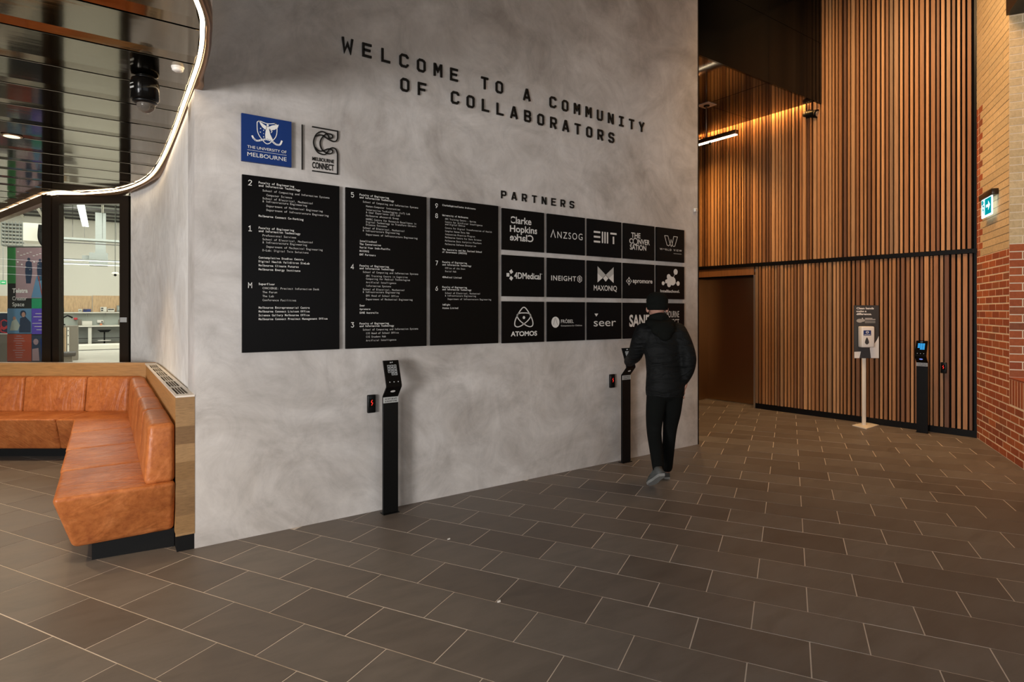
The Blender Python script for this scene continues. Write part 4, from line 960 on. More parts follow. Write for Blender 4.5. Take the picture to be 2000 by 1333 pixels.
# ================================================================ SANITISER STAND
base = Vector((8.44, 3.69, 0)); st = thing('sanitiser_stand', base, 'white pole hand sanitiser stand with dark sign board by slats', 'sanitiser stand')
def st_frame(): return frame(base, CAM(1, 0), (0, 0, 1))
mb = MB(); mb.prism([(8.29, 3.80), (8.19, 3.575), (8.60, 3.60), (8.66, 3.79)], 0, .010); obj('base_plate', mb, 'cream_metal', st)
m_ = MB(); m_.M = st_frame(); m_.box(-.054, -.008, .01, 1.0, -.012, .012); obj('pole', m_, 'cream_metal', st, bevel=.003)
m_ = MB(); m_.M = st_frame(); m_.box(-.175, .158, .914, 1.628, .012, .022); bd = obj('sign_board', m_, 'slate_print', st)
m_ = MB(); m_.M = st_frame(); zt = .0235
put_text(m_, 'Clean hands', -.145, 1.575, .235, .027, .04, z=zt); put_text(m_, 'make a', -.145, 1.537, .135, .024, .04, z=zt); put_text(m_, 'difference.', -.145, 1.498, .205, .027, .04, z=zt); disc(m_, -.065, 1.452, .008, z=zt, n=10)
stroke(m_, [(-.03, 1.452), (.07, 1.452)], .006, zt); stroke(m_, [(-.03, 1.438), (.11, 1.438)], .006, zt); obj('headline_text', m_, 'print_white', bd)
m_ = MB(); m_.M = st_frame(); disc(m_, -.10, 1.42, .045, .026, z=zt); disc(m_, -.06, 1.425, .03, .02, z=zt); stroke(m_, [(-.03, 1.415), (.11, 1.415)], .01, zt); stroke(m_, [(-.03, 1.395), (.11, 1.395)], .008, zt); obj('hands_picture', m_, 'print_mid', bd)
m_ = MB(); m_.M = st_frame(); poly(m_, [(.05, .916), (.157, .916), (.157, 1.215), (.13, 1.16), (.10, 1.115), (.055, 1.075), (.035, 1.05)], zt); poly(m_, [(-.174, .916), (-.105, .916), (-.085, 1.005), (-.174, 1.0)], zt); obj('pale_print', m_, 'print_white', bd)
m_ = MB(); m_.M = st_frame(); m_.box(-.125, .045, 1.065, 1.345, .022, .115); dp = obj('dispenser', m_, 'white_plastic', st, bevel=.014, seg=3)
m_ = MB(); m_.M = st_frame(); m_.box(-.105, -.005, 1.225, 1.293, .115, .117); obj('blue_sticker', m_, 'navy', dp)
m_ = MB(); m_.M = st_frame(); stroke(m_, arc(-.055, 1.268, .017, .011, 0, 360, 16), .008, .1175); stroke(m_, [(-.095, 1.238), (-.015, 1.238)], .005, .1175); obj('sticker_mark', m_, 'print_white', dp)
m_ = MB(); m_.M = st_frame(); poly(m_, spline([(-.06, 1.20), (-.038, 1.155), (-.035, 1.125), (-.06, 1.105), (-.085, 1.125), (-.082, 1.155)], 4, closed=True), .116, .118); obj('level_window', m_, 'slate_print', dp)
# ================================================================ PERSON
pr = thing('person', CAM(1.37, 5.2, 0), 'man in black hooded jacket and beanie walking away past the tiles', 'person')
def skin(name, nodes, edges, mat, root=0, sub=2, parent=pr, lab=None):
    org = wpos(parent)
    me = bpy.data.meshes.new(name); me.from_pydata([tuple(CAM(*n[:3])-org) for n in nodes], edges, []); me.materials.append(MATS[mat])
    o = bpy.data.objects.new(name, me); place(o, parent)
    md = o.modifiers.new('skin', 'SKIN'); md.use_smooth_shade = True
    for i, v in enumerate(me.skin_vertices[0].data):
        r = nodes[i][3]; v.radius = (r, r) if not hasattr(r, '__len__') else r; v.use_root = (i == root); 
    s = o.modifiers.new('sub', 'SUBSURF'); s.levels = sub; s.render_levels = sub
    if lab: o['label'] = lab
    return o
def flesh(name, rings, tubes, ells, mat, vox=.014, lab=None, smooth=4):
    m_ = MB()
    for rs in rings:
        vs = []; n = 24
        for X, Y, h, rx, ry in rs:
            for k in range(n):
                t = 2*math.pi*k/n; vs.append(CAM(X+rx*math.cos(t), Y+ry*math.sin(t), h))
        m = len(rs); m_.add(vs, [(i*n+k, i*n+(k+1) % n, (i+1)*n+(k+1) % n, (i+1)*n+k) for i in range(m-1) for k in range(n)]+[tuple(range(n))[::-1], tuple((m-1)*n+k for k in range(n))], True)
    for tb in tubes:
        pts = spline([Vector(CAM(*p[:3])) for p in tb], 4); rad = [q.x for q in spline([Vector((p[3], 0)) for p in tb], 4)]
        m_.tube(pts, rad, 14)
        for p in (tb[0], tb[-1]): m_.ell(CAM(*p[:3]), (p[3]*.99,)*3, 12, 8)
    for X, Y, h, rx, ry, rz in ells:
        c0 = len(m_.v); m_.ell((0, 0, 0), (rx, ry, rz), 20, 14)
        for i in range(c0, len(m_.v)): v = m_.v[i]; m_.v[i] = CAM(X+v.x, Y+v.y, h+v.z)
    o = obj(name, m_, mat, pr, label=lab)
    r = o.modifiers.new('remesh', 'REMESH'); r.mode = 'VOXEL'; r.voxel_size = vox; r.use_smooth_shade = True
    sm = o.modifiers.new('smooth', 'SMOOTH'); sm.factor = .6; sm.iterations = smooth
    return o
flesh('body', [[(1.372, 5.22, .84, .10, .07), (1.37, 5.23, 1.0, .10, .07), (1.36, 5.245, 1.2, .12, .075), (1.345, 5.26, 1.36, .13, .06), (1.335, 5.28, 1.42, .06, .055)]],
      [[(1.332, 5.285, 1.40, .055), (1.325, 5.305, 1.55, .052)],
       [(1.19, 5.265, 1.36, .045), (1.14, 5.38, 1.15, .036), (1.135, 5.66, 1.06, .028)], [(1.49, 5.25, 1.36, .045), (1.56, 5.16, 1.135, .036), (1.53, 5.20, .93, .028)],
       [(1.305, 5.21, .84, .07), (1.285, 5.27, .47, .045), (1.262, 5.03, .16, .036)], [(1.44, 5.23, .84, .07), (1.462, 5.39, .47, .045), (1.43, 5.37, .09, .036)]],
      [(1.322, 5.31, 1.605, .076, .092, .108), (1.310, 5.36, 1.545, .05, .05, .055)], 'skin', .011)
flesh('jacket', [[(1.370, 5.22, .785, .168, .122), (1.372, 5.22, .84, .176, .126), (1.370, 5.22, 1.0, .165, .118), (1.365, 5.225, 1.12, .168, .118), (1.356, 5.24, 1.25, .182, .122), (1.347, 5.255, 1.34, .19, .115), (1.34, 5.265, 1.40, .165, .10), (1.334, 5.28, 1.455, .105, .085), (1.33, 5.29, 1.50, .08, .075)]],
      [[(1.19, 5.265, 1.365, .082), (1.155, 5.30, 1.26, .076), (1.14, 5.38, 1.15, .068), (1.135, 5.53, 1.095, .058), (1.135, 5.66, 1.06, .050)],
       [(1.49, 5.25, 1.365, .084), (1.532, 5.20, 1.26, .078), (1.56, 5.16, 1.135, .072), (1.555, 5.17, 1.03, .064), (1.53, 5.20, .94, .052)]], [], 'jacket', .013, 'black padded jacket')
flesh('hood', [], [[(1.235, 5.27, 1.445, .035), (1.255, 5.20, 1.43, .045), (1.335, 5.16, 1.41, .052), (1.415, 5.20, 1.43, .045), (1.43, 5.27, 1.445, .035)], [(1.265, 5.28, 1.49, .032), (1.33, 5.22, 1.505, .036), (1.392, 5.28, 1.49, .032), (1.33, 5.345, 1.475, .028), (1.265, 5.28, 1.49, .032)]],
      [(1.335, 5.15, 1.39, .11, .055, .075), (1.345, 5.125, 1.335, .06, .035, .05)], 'hood_black', .011)
flesh('trousers', [], [[(1.30, 5.21, .82, .095), (1.29, 5.25, .64, .084), (1.285, 5.27, .47, .068), (1.275, 5.15, .32, .060), (1.262, 5.03, .19, .050)],
      [(1.445, 5.23, .82, .095), (1.458, 5.31, .64, .083), (1.462, 5.39, .47, .066), (1.45, 5.39, .32, .058), (1.43, 5.37, .11, .050)]], [(1.372, 5.22, .84, .155, .115, .10)], 'trouser', .012)
# beanie
hc = CAM(1.322, 5.305, 1.60)
m_ = MB(); m_.lathe((hc.x, hc.y, hc.z+.004), [(.088, -.045), (.096, -.04), (.100, .005), (.096, .01), (.098, .045), (.088, .08), (.062, .108), (.022, .121)], 24)
obj('beanie', m_, 'hood_black', pr)
# face details (turned away)
fcq = CAM(1.30, 5.385, 1.56); m_ = MB(); m_.ell(CAM(1.306, 5.395, 1.565), (.016, .016, .022), 8, 6); obj('nose', m_, 'skin', pr)
for dx in (-.03, .03): obj('eye', MB().ell(CAM(1.306+dx, 5.378, 1.59), (.011, .011, .008), 8, 6), 'print_white', pr)
obj('mouth', MB().ell(CAM(1.306, 5.382, 1.53), (.022, .012, .006), 8, 6), 'skin', pr)
for dx in (-.088, .086): obj('ear', MB().ell(CAM(1.322+dx, 5.30, 1.565), (.012, .018, .028), 8, 6), 'skin', pr)
# hands
def hand(w, palm, fdir, side, up, nm='hand'):
    w = Vector(w); palm = Vector(palm); f = Vector(fdir).normalized(); sd_ = Vector(side).normalized(); u_ = Vector(up).normalized()
    nd = [(*w, .024), (*palm, .028)]; ed = [(0, 1)]
    for i, (o_, ln) in enumerate(((-.03, .070), (-.01, .080), (.01, .075), (.03, .060))):
        b = len(nd); p0 = palm+sd_*o_+f*.025; p1 = p0+f*ln*.5+u_*.006; p2 = p1+f*ln*.4-u_*.02
        nd += [(*p0, .011), (*p1, .0095), (*p2, .008)]; ed += [(1, b), (b, b+1), (b+1, b+2)]
    b = len(nd); p0 = palm-sd_*.035-f*.01; nd += [(*p0, .011), (*(p0-sd_*.015+f*.03), .010), (*(p0-sd_*.012+f*.055-u_*.01), .008)]; ed += [(1, b), (b, b+1), (b+1, b+2)]
    return skin(nm, nd, ed, 'skin', 0)
hand((1.137, 5.69, 1.055), (1.150, 5.77, 1.05), (.15, .5, .0), (-.9, .25, 0), (0, 0, 1))
hand((1.55, 5.20, .93), (1.538, 5.225, .86), (-.05, .15, -1), (.2, 1, .1), (-1, 0, 0))
# shoes
def shoe(heel, toe, lift, nm):
    heel = Vector(heel); toe = Vector(toe); d = toe-heel; f = d.normalized()
    s = f.cross(Vector((0, 0, 1))).normalized(); u_ = s.cross(f).normalized(); M = Matrix(((f.x, s.x, u_.x, heel.x), (f.y, s.y, u_.y, heel.y), (f.z, s.z, u_.z, heel.z), (0, 0, 0, 1)))
    R3 = lambda p: CAM(p[0], p[1], p[2])
    out = [(-.01, -.026), (-.01, .026), (.04, .036), (.12, .036), (.19, .046), (.25, .040), (.285, .0), (.25, -.038), (.19, -.044), (.12, -.034), (.04, -.034)][::-1]
    m_ = MB(); n = len(out); lay = [(0, 1.0, 0), (.022, 1.04, 0)]
    def layer(z, sc_, x0=0, x1=1): return [R3(M @ Vector((.13+(p[0]-.13)*sc_ if x1 == 1 else min(p[0], x1)*sc_, p[1]*sc_, z))) for p in out]
    a = layer(0, .98); b = layer(.022, 1.02); m_.add(a+b, [tuple(range(n))[::-1], tuple(range(n, 2*n))]+[(i, (i+1) % n, n+(i+1) % n, n+i) for i in range(n)])
    sh_ = obj('shoe', MB(), 'shoe_grey', pr) if False else None
    m2 = MB(); zt_ = [.022, .045, .07, .095]; lays = []
    for q, (zz_, sc_) in enumerate(((.022, .99), (.045, .98), (.065, .90), (.088, .62))):
        L_ = []
        for p in out:
            x = p[0]*1.0; hz = zz_
            if x > .14: hz = .022+(zz_-.022)*max(.35, 1-(x-.14)/.2)
            xx = .10+(x-.10)*sc_ if q < 3 else .055+(x-.10)*.45
            L_.append(R3(M @ Vector((xx, p[1]*(sc_ if q < 3 else .85), hz))))
        lays.append(L_)
    vs = sum(lays, []); fs = []
    for q in range(3):
        for i in range(n): fs.append((q*n+i, q*n+(i+1) % n, (q+1)*n+(i+1) % n, (q+1)*n+i))
    fs += [tuple(range(n))[::-1], tuple(range(3*n, 4*n))]
    m2.add(vs, fs, True); so = obj('shoe', m2, 'shoe_grey', pr); obj('sole', m_, 'sole_grey', so)
    m3 = MB(); pts = [R3(M @ Vector((.12+.018*k, (-1)**k*.018, .072-.008*k))) for k in range(5)]; m3.tube(pts, .003, 5); obj('lace', m3, 'print_white', so)
shoe((1.425, 5.36, .004), (1.405, 5.64, .004), 0, 'r')
shoe((1.268, 4.93, .15), (1.225, 5.14, .015), 0, 'l')
# ================================================================ GLAZED FACADE
fa = thing('door_2', CAM(-5.3, 7.36, 0), kind='structure')
def cbox(X0, X1, Y0, Y1, z0, z1): 
    return MB().prism([wp(X0, Y0), wp(X1, Y0), wp(X1, Y1), wp(X0, Y1)], z0, z1)
YF = 7.36
obj('door_frame', cbox(-4.925, -4.81, YF-.05, YF+.07, 0, H3-.03), 'frame_metal', fa)
obj('door_frame', cbox(-5.90, -5.79, YF-.05, YF+.07, 0, H3-.02), 'frame_metal', fa); obj('door_frame', cbox(-5.785, -5.70, YF-.03, YF+.05, 0, H3-.04), 'frame_metal', fa)
obj('door_frame', cbox(-5.70, -4.90, YF-.04, YF+.05, H3-.13, H3-.03), 'frame_metal', fa)
obj('glass_pane', cbox(-5.70, -4.90, YF, YF+.012, .02, H3-.13), 'clear_glass', fa)
obj('access_sticker', cbox(-4.915, -4.83, YF-.056, YF-.051, 1.41, 1.47), 'plate_grey', fa, label='pale access sticker on dark frame')
wf = thing('window_4', CAM(-7, 8.4, 0), kind='structure')
fd = Vector((-7.8+5.85, 8.87-YF)).normalized(); fn_ = Vector((-fd.y, fd.x))
def fB(s, d): return wp(-5.88+fd.x*s+fn_.x*d, YF+fd.y*s+fn_.y*d)
obj('glass_pane', MB().prism([fB(0, 0), fB(0, .012), fB(2.9, .012), fB(2.9, 0)], .05, H3-.1), 'clear_glass', wf)
obj('window_frame', MB().prism([fB(0, -.04), fB(0, .05), fB(2.9, .05), fB(2.9, -.04)], H3-.12, H3-.02), 'bronze_trim', wf)
obj('window_frame', MB().prism([fB(2.88, -.05), fB(2.88, .06), fB(2.98, .06), fB(2.98, -.05)], 0, H3), 'frame_metal', wf)
obj('window_frame', MB().prism([fB(0, -.04), fB(0, .05), fB(2.9, .05), fB(2.9, -.04)], 0, .06), 'frame_metal', wf)
# ================================================================ LAB BEYOND THE GLASS (axes follow the main wall)
LV = 34.0; HL = 5.75
obj('floor_lab', MB().add([(*wp(-4.7, 7.3), -.004), (6, 11, -.004), (6, LV, -.004), (-26, LV, -.004), (-26, 10, -.004), (*wp(-9.5, 10.2), -.004), (*wp(-5.85, 7.4), -.004)], [(0, 1, 2, 3, 4, 5, 6)]), 'lab_floor', kind='structure')
obj('wall_lab_back', MB().box(-26, 6, LV, LV+.2, 0, HL+.2), 'lab_white', kind='structure')
obj('wall_lab_right', MB().box(2.6, 2.8, 9.2, LV, 0, HL+.2).box(.3, 2.7, 9.0, 9.2, 0, HL), 'lab_white', kind='structure')
obj('wall_lab_left', MB().box(-26.2, -26, 8, LV, 0, HL+.2), 'lab_white', kind='structure')
obj('wall_lab_front', MB().prism([wp(-4.6, 7.36), wp(-4.6, 7.5), wp(-5.9, 7.5), fB(3.0, .14), wp(-22, 20), wp(-22, 19.8), fB(3.0, 0), wp(-5.85, 7.36)][::-1], H3+.06, HL), 'lab_white', kind='structure')
lc = obj('ceiling_lab', MB().box(-26, 6, 12, LV, HL+.1, HL+.2), 'lab_grey', kind='structure')
for k in range(15):
    u = -7.2+k*.72; obj('ceiling_rail', MB().box(u-.04, u+.04, 16, LV-.5, HL-.06, HL+.02), 'lab_white', lc)
for k in range(14):
    v = 18.5+k*1.15; obj('ceiling_bar', MB().box(-9, 5, v-.06, v+.06, HL+.02, HL+.1), 'lab_deep', lc)
def lamp(name, a, b, label, r=.06):
    a, b = Vector(a), Vector(b); root = thing(name, (a+b)/2, label, 'light'); d = (b-a).normalized(); s = d.cross(Vector((0, 0, 1))).normalized()*r
    o = Vector((0, 0, .06))
    obj('diffuser', MB().hexa([a-s, a+s, b+s, b-s], [a-s+o*.2, a+s+o*.2, b+s+o*.2, b-s+o*.2]), 'lab_lamp', root); obj('housing', MB().hexa([a-s+o*.3, a+s+o*.3, b+s+o*.3, b-s+o*.3], [a-s+o, a+s+o, b+s+o, b-s+o]), 'lab_grey', root)
lamp('linear_light', (-.62, 23.2, 5.2), (-.60, 31.2, 5.2), 'long white tube light running away under lab ceiling, behind glass door', .11)
lamp('linear_light', (-2.33, 28.2, 3.36), (2.5, 28.2, 3.36), 'lower thin white linear light across the lab behind glass door', .06)
lamp('linear_light', (-2.33, 26.0, 3.36), (2.5, 26.0, 3.36), 'upper thin white linear light across the lab behind glass door', .06)
lamp('linear_light', (-2.4, 26.0, 3.362), (-2.4, 28.2, 3.362), 'short slanted end light joining the two linear lab lights', .07)
for k, hh in enumerate((2.95, 3.35, 3.75)): lamp('linear_light', (-16, 27.0+k*1.5, hh), (-7.6, 27.0+k*1.5, hh), ['lowest', 'middle', 'highest'][k]+' of three stacked light lines left of the tall banner', .05)
dk = thing('air_duct', (.7, 30, 3.6), 'grey metal air duct hanging behind the glass door', 'duct')
def LB(x, y, v): # lab point from direction, for depth plane v
    xp = (x-1000)/F; Y = v/(CC-SS*xp); return CC*xp*Y+SS*Y, 1.55+(608-y)/F*Y
def lbox(x0, x1, y0, y1, v, d=.3): 
    u0, ha = LB(x0, y1, v); u1, hb = LB(x1, y1, v); _, hc_ = LB((x0+x1)/2, y0, v); return MB().box(u0, u1, v, v+d, (ha+hb)/2, hc_)
rz_ = lbox(186, 207, 438, 500, 30, .6)
for v_ in rz_.v:
    if v_.z > 4.5: v_.z = HL-.062
obj('riser', rz_, 'lab_steel', dk); obj('branch', lbox(174, 211, 494, 517, 29.6, 1.2), 'lab_steel', dk); obj('end_collar', lbox(160, 174, 499, 509, 29.8, .5), 'lab_steel', dk)
ct = thing('cable_tray', (0, 27, 4.5), 'suspended metal cable tray crossing the lab behind the glass door', 'cable tray')
obj('tray', lbox(60, 245, 465, 469, 27, .5), 'lab_steel', ct); obj('tray', lbox(60, 245, 474, 476, 27, .05), 'lab_deep', ct)
for x in (142, 165, 200, 227): u, _ = LB(x, 470, 27); obj('hanger', MB().box(u-.008, u+.008, 27, 27.016, 4.3, HL+.1), 'lab_deep', ct)
pw = thing('plywood_panel', (0, LV-.05, 1.5), 'long plywood pegboard panel on the far lab wall', 'panel')
for a, b in ((40, 118), (119, 180), (181, 245)): obj('panel_sheet', lbox(a, b-.6, 578, 611, LV-.06, .05), 'plywood', pw)
for a, b in ((-60, 0), (-4, 20)): obj('panel_sheet', lbox(a-60, b, 578, 611, LV-.06, .05), 'plywood', pw)
sp2 = thing('splash_panel', (0, LV-.04, .8), 'grey green splash panel above the far lab bench', 'panel'); obj('sheet', lbox(-100, 245, 613, 638, LV-.05, .04), 'lab_splash', sp2)
shf = thing('wall_shelf', (0, LV-.3, 1.46), 'long pale shelf on the far lab wall below plywood', 'shelf'); obj('board', lbox(-100, 246, 610, 612.3, LV-.4, .34), 'lab_white', shf); obj('bracket', lbox(168, 169.5, 612, 618, LV-.3, .2), 'lab_grey', shf); obj('bracket', lbox(205, 206.5, 612, 618, LV-.3, .2), 'lab_grey', shf)
bn_ = thing('lab_bench', (0, LV-1, 0), 'long white lab workbench along the far wall', 'workbench')
obj('worktop', lbox(40, 240, 636.5, 639.2, LV-1.0, .9), 'lab_white', bn_); obj('leg_panel', lbox(172, 179, 639.5, 672, LV-.9, .1), 'lab_white', bn_); obj('leg_panel', lbox(238, 240, 639.5, 672, LV-.9, .1), 'lab_white', bn_); obj('modesty_panel', lbox(60, 240, 640, 669, LV-.3, .05), 'lab_grey', bn_); obj('foot_rail', lbox(60, 240, 661, 662.5, LV-.5, .05), 'lab_deep', bn_)
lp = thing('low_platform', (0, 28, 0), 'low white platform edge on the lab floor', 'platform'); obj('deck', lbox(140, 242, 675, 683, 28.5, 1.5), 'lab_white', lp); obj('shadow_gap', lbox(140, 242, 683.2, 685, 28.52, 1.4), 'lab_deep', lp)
so_ = thing('lab_stool', (*LB(204, 670, 32.2)[:1], 32.2, 0), 'black seated stool with white foot ring under the far bench', 'stool')
u, _ = LB(204, 650, 32.2)
obj('seat', MB().loft([(u-.15, 32.1), (u+.15, 32.1), (u+.15, 32.4), (u-.15, 32.4)], .60, [(u-.26, 32.05), (u+.26, 32.05), (u+.26, 32.45), (u-.26, 32.45)], .70), 'black_matt', so_); obj('stem', MB().tube([(u, 32.25, .05), (u, 32.25, .62)], .03, 8), 'black_metal', so_)
obj('foot_ring', MB().tube([(u+.24*math.cos(k*math.pi/8), 32.25+.24*math.sin(k*math.pi/8), .22) for k in range(17)], .016, 6), 'white_plastic', so_)
for k in range(5): a = 2*math.pi*k/5; obj('leg', MB().tube([(u, 32.25, .06), (u+.28*math.cos(a), 32.25+.28*math.sin(a), .03)], .018, 6), 'black_metal', so_)
BT = LB(140, 636.5, LV-1.0)[1]
def gear(name, x0, x1, y0, y1, mat, label, cat, det=None, v=LV-.36, group=None, sit=False):
    root = thing(name, (LB((x0+x1)/2, y1, v)[0], v, LB(x0, y1, v)[1]), label, cat, group)
    cs = lbox(x0, x1, y0, y1, v, .22)
    if sit:
        lo = min(p.z for p in cs.v)
        for p in cs.v:
            if p.z < lo+.001: p.z = BT+.001
    obj('casing', cs, mat, root, bevel=.01)
    if det: 
        for dx0, dx1, dy0, dy1, m2 in det: obj('front_panel', lbox(dx0, dx1, dy0, dy1, v-.01, .01), m2, root)
gear('test_instrument', 196, 208.5, 600, 609.5, 'lab_white', 'pale bench instrument with two dark windows on the lab shelf', 'instrument', [(197.5, 202, 601.5, 604, 'lab_deep'), (197.5, 201.5, 605.5, 608, 'lab_deep')])
gear('power_supply', 210, 224, 603, 609.5, 'lab_white', 'low white instrument with dark display strip on the lab shelf', 'instrument', [(211, 222.5, 603.8, 606, 'lab_deep')])
gear('oven', 228, 244, 597, 609.5, 'lab_grey', 'largest grey box instrument at right end of lab shelf', 'instrument', [(230, 243, 599, 606, 'lab_splash')])
gear('storage_box', 152.5, 160.5, 604, 609.5, 'lab_white', 'small white box on the lab shelf', 'box', [(154, 159, 605.5, 608, 'lab_grey')])
gear('tool_case', 162.5, 177.5, 604, 609.5, 'cobalt', 'blue grey tool case on the lab shelf', 'case', [(164, 170, 605, 607, 'lab_deep')])
gear('teal_box', 119.5, 124.5, 602, 609.5, 'teal', 'small teal box at left end of the lab shelf', 'box')
gear('yellow_box', 138, 143, 606, 609.5, 'plywood', 'tiny yellow carton on the lab shelf', 'box')
gear('wall_socket', 189.5, 202, 625.5, 631, 'white_plastic', 'white double socket box above the far lab bench', 'socket', [(198, 200.5, 627.5, 630, 'lab_deep')], v=LV-.2)
gear('orange_tub', 195, 199.5, 632.5, 638, 'orange', 'small orange tub on the far lab bench', 'tub', v=LV-.8, sit=True)
gear('tray', 160, 180, 627.5, 631, 'lab_white', 'pale flat tray on the far lab bench', 'tray', v=LV-.5, sit=True)
gear('red_label', 144, 151, 621, 625, 'emblem_red', 'small red sign on the far splash panel', 'sign', v=LV-.2705)
gear('brown_box', 231, 238, 624.5, 631, 'lab_taupe', 'brown box at right end of the far bench', 'box', v=LV-.5, sit=True)
gear('wooden_box', 152, 159, 624.5, 631, 'lab_taupe', 'brown box left of the pale tray on far bench', 'box', v=LV-.5, sit=True)
cb = thing('drawer_cabinet', (LB(135, 700, 23.0)[0], 23.0, 0), 'taupe storage cabinet with ribbed front inside the lab', 'cabinet')
cz = lbox(108, 152, 637, 699, 23.0, .7)
for v_ in cz.v:
    if v_.z < .5: v_.z = 0
obj('carcass', cz, 'lab_taupe', cb)
for x in (120, 123.5, 127): obj('rib', lbox(x, x+1.8, 640, 688, 22.98, .02), 'plywood', cb)
obj('lock_strip', lbox(131.5, 135, 640, 688, 22.97, .03), 'lab_white', cb)
for y in (645, 655, 672): obj('lock', lbox(132.3, 134, y, y+2, 22.95, .02), 'lab_deep', cb)
ot = thing('padded_ottoman', (LB(132, 702, 20)[0], 20, 0), 'dark brown padded seat in front of taupe lab cabinet', 'seat'); obj('cushion', lbox(112, 148, 689, 697, 20, .5), 'lab_deep', ot, bevel=.03, seg=2); cz = lbox(116, 141, 697, 706, 20.1, .35)
for v_ in cz.v:
    if v_.z < .3: v_.z = 0
obj('base', cz, 'lab_taupe', ot)
fc_ = thing('bench_tap', (LB(126, 640, 23.2)[0], 23.2, 1.07), 'black curved tap on the taupe lab cabinet', 'tap'); u, h_ = LB(122, 637, 23.1); obj('spout', MB().tube([(u, 23.3, h_+.02), (u, 23.3, h_+.25), (u+.12, 23.3, h_+.33), (u+.25, 23.3, h_+.25)], .028, 8), 'black_metal', fc_)
obj('base', MB().lathe((u, 23.3, h_+.012), [(.07, 0), (.06, .05)], 12), 'black_metal', fc_)
cm = thing('ceiling_camera', (LB(225, 538, 25)[0], 25, 3.0), 'small white camera hanging in the lab behind glass door', 'camera'); u, h_ = LB(225, 540, 25); obj('body', MB().ell((u, 25, h_+.08), (.12, .1, .07), 12, 8), 'white_plastic', cm); obj('lens', MB().ell((u, 24.92, h_+.04), (.045, .05, .045), 10, 8), 'black_gloss', cm); obj('stem', MB().tube([(u, 25, h_+.1), (u, 25, HL)], .012, 6), 'lab_steel', cm)
gs = thing('exit_sign', (LB(6, 555, 30)[0], 30, 2.6), 'small green exit sign far inside the lab left of the banner', 'exit sign'); obj('sign_face', lbox(.5, 12, 548, 556, 30, .04), 'sign_green', gs); obj('arrow', lbox(3, 9.5, 551, 552.6, 29.97, .03), 'print_white', gs)
u, h_ = LB(6, 548, 30); obj('hanger', MB().box(u-.01, u+.01, 30, 30.02, h_, HL+.1), 'lab_steel', gs)
rk = thing('wire_cage', (LB(25, 500, 24)[0], 24, 3.2), 'tall grey wire equipment cage high behind the banner', 'cage')
for x in (2, 9, 16, 23, 30, 37, 43): obj('cage_post', lbox(x, x+1.2, 432, 480, 24, .05), 'lab_steel', rk)
for y in (436, 443, 450, 457, 464, 471, 478): obj('cage_shelf', lbox(2, 44, y, y+1.6, 24.05, .5), 'lab_steel', rk)
wd_ = thing('white_duct', (LB(66, 470, 21)[0], 21, 3.9), 'white box duct with black hose above the banner', 'duct'); obj('box', lbox(45, 88, 436, 471, 21, .9), 'lab_white', wd_)
u, h_ = LB(80, 440, 20.9); obj('hose', MB().tube(spline([Vector((u, 20.8, h_)), Vector((u-.02, 20.8, h_-.35)), Vector((u+.05, 20.8, h_-.55)), Vector((u+.14, 20.8, h_-.62))], 5), .05, 8), 'black_matt', wd_)
# pull-up banner
YN = 9.7
def BX(x): return (x-1000)/F*YN
def BZ(y): return 1.55+(608-y)/F*YN
bnr = thing('pull_up_banner', CAM(BX(62), YN, 0), 'tall pull-up banner of coloured blocks behind the glass', 'banner')
def bq(nm, x0, x1, y0, y1, mat, par, d=0.0, lab=None):
    m_ = MB().prism([wp(BX(x0), YN-d-.003), wp(BX(x1), YN-d-.003), wp(BX(x1), YN-d), wp(BX(x0), YN-d)], BZ(y1), BZ(y0)); o = obj(nm, m_, mat, par)
    return o
bq('top_rail', 14.5, 113, 481.5, 484.5, 'steel', bnr, .002); bq('foot', 12, 115, 786, 795, 'steel', bnr, .05)
sheet = bq('printed_sheet', 15, 112, 484, 788, 'banner_black', bnr)
bq('green_block', 15, 31.5, 484, 554, 'banner_green', sheet, .004); ph = bq('photo_block', 31.5, 112, 484, 583, 'banner_pink', sheet, .004)
bq('green_block', 62.5, 112, 583.5, 603, 'banner_teal', sheet, .004); bq('purple_block', 62.5, 112, 603, 653, 'banner_purple', sheet, .004); bq('photo_block', 15, 62, 603, 652, 'banner_blue', sheet, .004)
bq('red_block', 14.5, 62, 653, 706, 'banner_red', sheet, .004); bq('photo_block', 62.5, 112, 655, 706, 'banner_navy', sheet, .004)
BM = lambda d: frame(CAM(BX(0), YN-d, BZ(608)), CAM(1, 0), (0, 0, 1)) @ Matrix.Diagonal((YN/F, YN/F, 1, 1))
def bp(nm, mat, fn, par=sheet, d=.009): m_ = MB(); m_.M = BM(d); fn(m_); obj(nm, m_, mat, par)
Yy = lambda y: 608-y
def figs(m_):
    for x, y, s in ((57, 505, 1.0), (79, 507, .85)):
        disc(m_, x, Yy(y+2*s), 3.0*s, 3.4*s, n=10); poly(m_, [(x-7*s, Yy(y+26*s)), (x-6*s, Yy(y+8*s)), (x, Yy(y+4*s)), (x+6*s, Yy(y+8*s)), (x+7*s, Yy(y+26*s)), (x+4*s, Yy(y+49*s)), (x-5*s, Yy(y+49*s))])
bp('picture_figures', 'banner_navy', figs)
bp('picture_table', 'banner_blue', lambda m_: poly(m_, [(62, Yy(582)), (88, Yy(582)), (84, Yy(540)), (72, Yy(540))]))
bp('picture_stripe', 'banner_red', lambda m_: stroke(m_, [(76, Yy(540)), (84, Yy(582))], 1.6, 0), d=.011)
def lite(m_):
    for k in range(9): x = 34+k*6.2; stroke(m_, [(x, Yy(492+(k*7) % 9)), (x+4, Yy(492+(k*7) % 9))], 1.2, 0)
    for k in range(7): x = 34+k*8; stroke(m_, [(x, Yy(512+(k*5) % 20)), (x+3, Yy(512+(k*5) % 20))], 2.4, 0)
bp('picture_lights', 'print_white', lite)
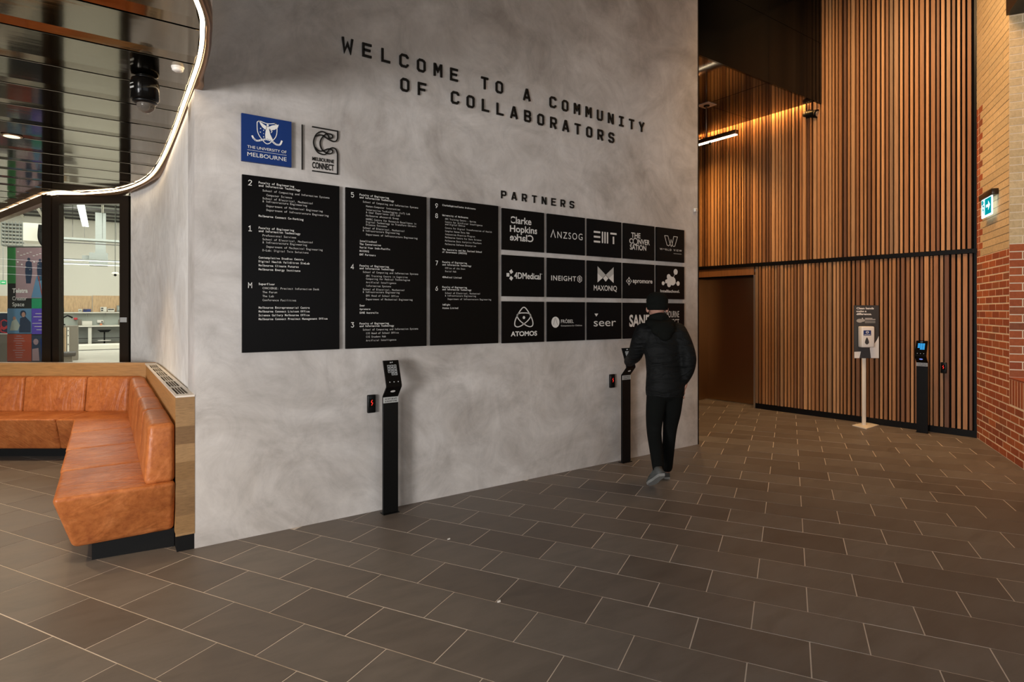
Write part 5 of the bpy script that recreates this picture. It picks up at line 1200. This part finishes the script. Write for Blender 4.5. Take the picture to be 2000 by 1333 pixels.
def brand(m_):
    put_text(m_, 'Telstra', 25, Yy(572), 30, 8.5, .03); 
def brand2(m_):
    put_text(m_, 'Creator', 25, Yy(587), 28, 8, .0); put_text(m_, 'Space', 25, Yy(598.5), 23, 8, .0)
bp('brand_text', 'print_white', brand); bp('title_text', 'print_white', brand2)
def lines(m_):
    for k, w_ in enumerate((10, 18, 22, 12, 14, 12, 24, 16, 14, 12)): stroke(m_, [(38-w_/2, Yy(657+4.6*k)), (38+w_/2, Yy(657+4.6*k))], 1.2, 0)
bp('small_print', 'banner_pink', lines)
def lines2(m_):
    for k, w_ in enumerate((18, 22, 12, 24, 20, 16)): stroke(m_, [(88-w_, Yy(613+6.3*k)), (92, Yy(613+6.3*k))], 1.1, 0)
bp('small_print', 'print_grey', lines2)
def workers(m_):
    disc(m_, 46, Yy(613), 6, 6.5); poly(m_, [(38, Yy(650)), (40, Yy(622)), (50, Yy(618)), (61, Yy(630)), (61, Yy(650))])
bp('picture_figures', 'banner_navy', workers)
bp('picture_shirt', 'lab_splash', lambda m_: poly(m_, [(20, Yy(646)), (24, Yy(628)), (32, Yy(622)), (40, Yy(636)), (36, Yy(646))]), d=.010)
bp('picture_face', 'skin', lambda m_: (disc(m_, 47, Yy(615), 3.6, 5), disc(m_, 29, Yy(622), 3, 3.5)), d=.011)
bp('picture_figures', 'banner_pink', lambda m_: (disc(m_, 71, Yy(668), 5, 6), poly(m_, [(64, Yy(705)), (64, Yy(682)), (76, Yy(680)), (78, Yy(705))])), d=.010)
bp('picture_screen', 'uni_blue', lambda m_: poly(m_, [(79, Yy(662)), (110, Yy(660)), (110, Yy(704)), (82, Yy(704))]), d=.009)
pb = thing('poster_board', CAM(-9.9, 11.0, 0), 'navy poster board with red geometric emblem at far left behind glass', 'poster')
def PX(x): return (x-1000)/F*11.0
def PZ(y): return 1.55+(608-y)/F*11.0
obj('board', MB().prism([wp(PX(-60), 11.0), wp(PX(16), 11.0), wp(PX(16), 11.03), wp(PX(-60), 11.03)], PZ(652), PZ(612)), 'banner_navy', pb)
obj('pale_lower_board', MB().prism([wp(PX(-60), 11.0), wp(PX(16), 11.0), wp(PX(16), 11.03), wp(PX(-60), 11.03)], PZ(760), PZ(653)), 'lab_taupe', pb)
m_ = MB(); m_.M = frame(CAM(PX(0), 10.99, PZ(608)), CAM(1, 0), (0, 0, 1)) @ Matrix.Diagonal((11/F, 11/F, 1, 1))
for a in ([(3, -20), (9, -17), (15, -20)], [(3, -20), (3, -29), (9, -33), (15, -29)], [(2, -31), (8, -36), (15, -32)], [(2, -31), (3, -40), (15, -43)]): stroke(m_, a, 2.4, 0)
obj('red_emblem', m_, 'emblem_red', pb)

# pale scraps lying on the tiles
for i, (x, y, lab) in enumerate(((876, 1054, 'tiny pale scrap on the floor tiles right of near keypad post'), (974, 1176, 'tiny pale scrap on the floor tiles in centre foreground'))):
    Y = F*1.55/(y-608); c = CAM((x-1000)/F*Y, Y, .0005)
    m_ = MB(); m_.loft([(c.x-.012, c.y-.006), (c.x+.008, c.y-.009), (c.x+.016, c.y+.004), (c.x-.004, c.y+.009)], .0005, [(c.x-.010, c.y-.004), (c.x+.007, c.y-.007), (c.x+.013, c.y+.003), (c.x-.003, c.y+.007)], [.004, .002, .006, .003])
    obj('paper_scrap', m_, 'white_plastic', None, lab, 'litter')
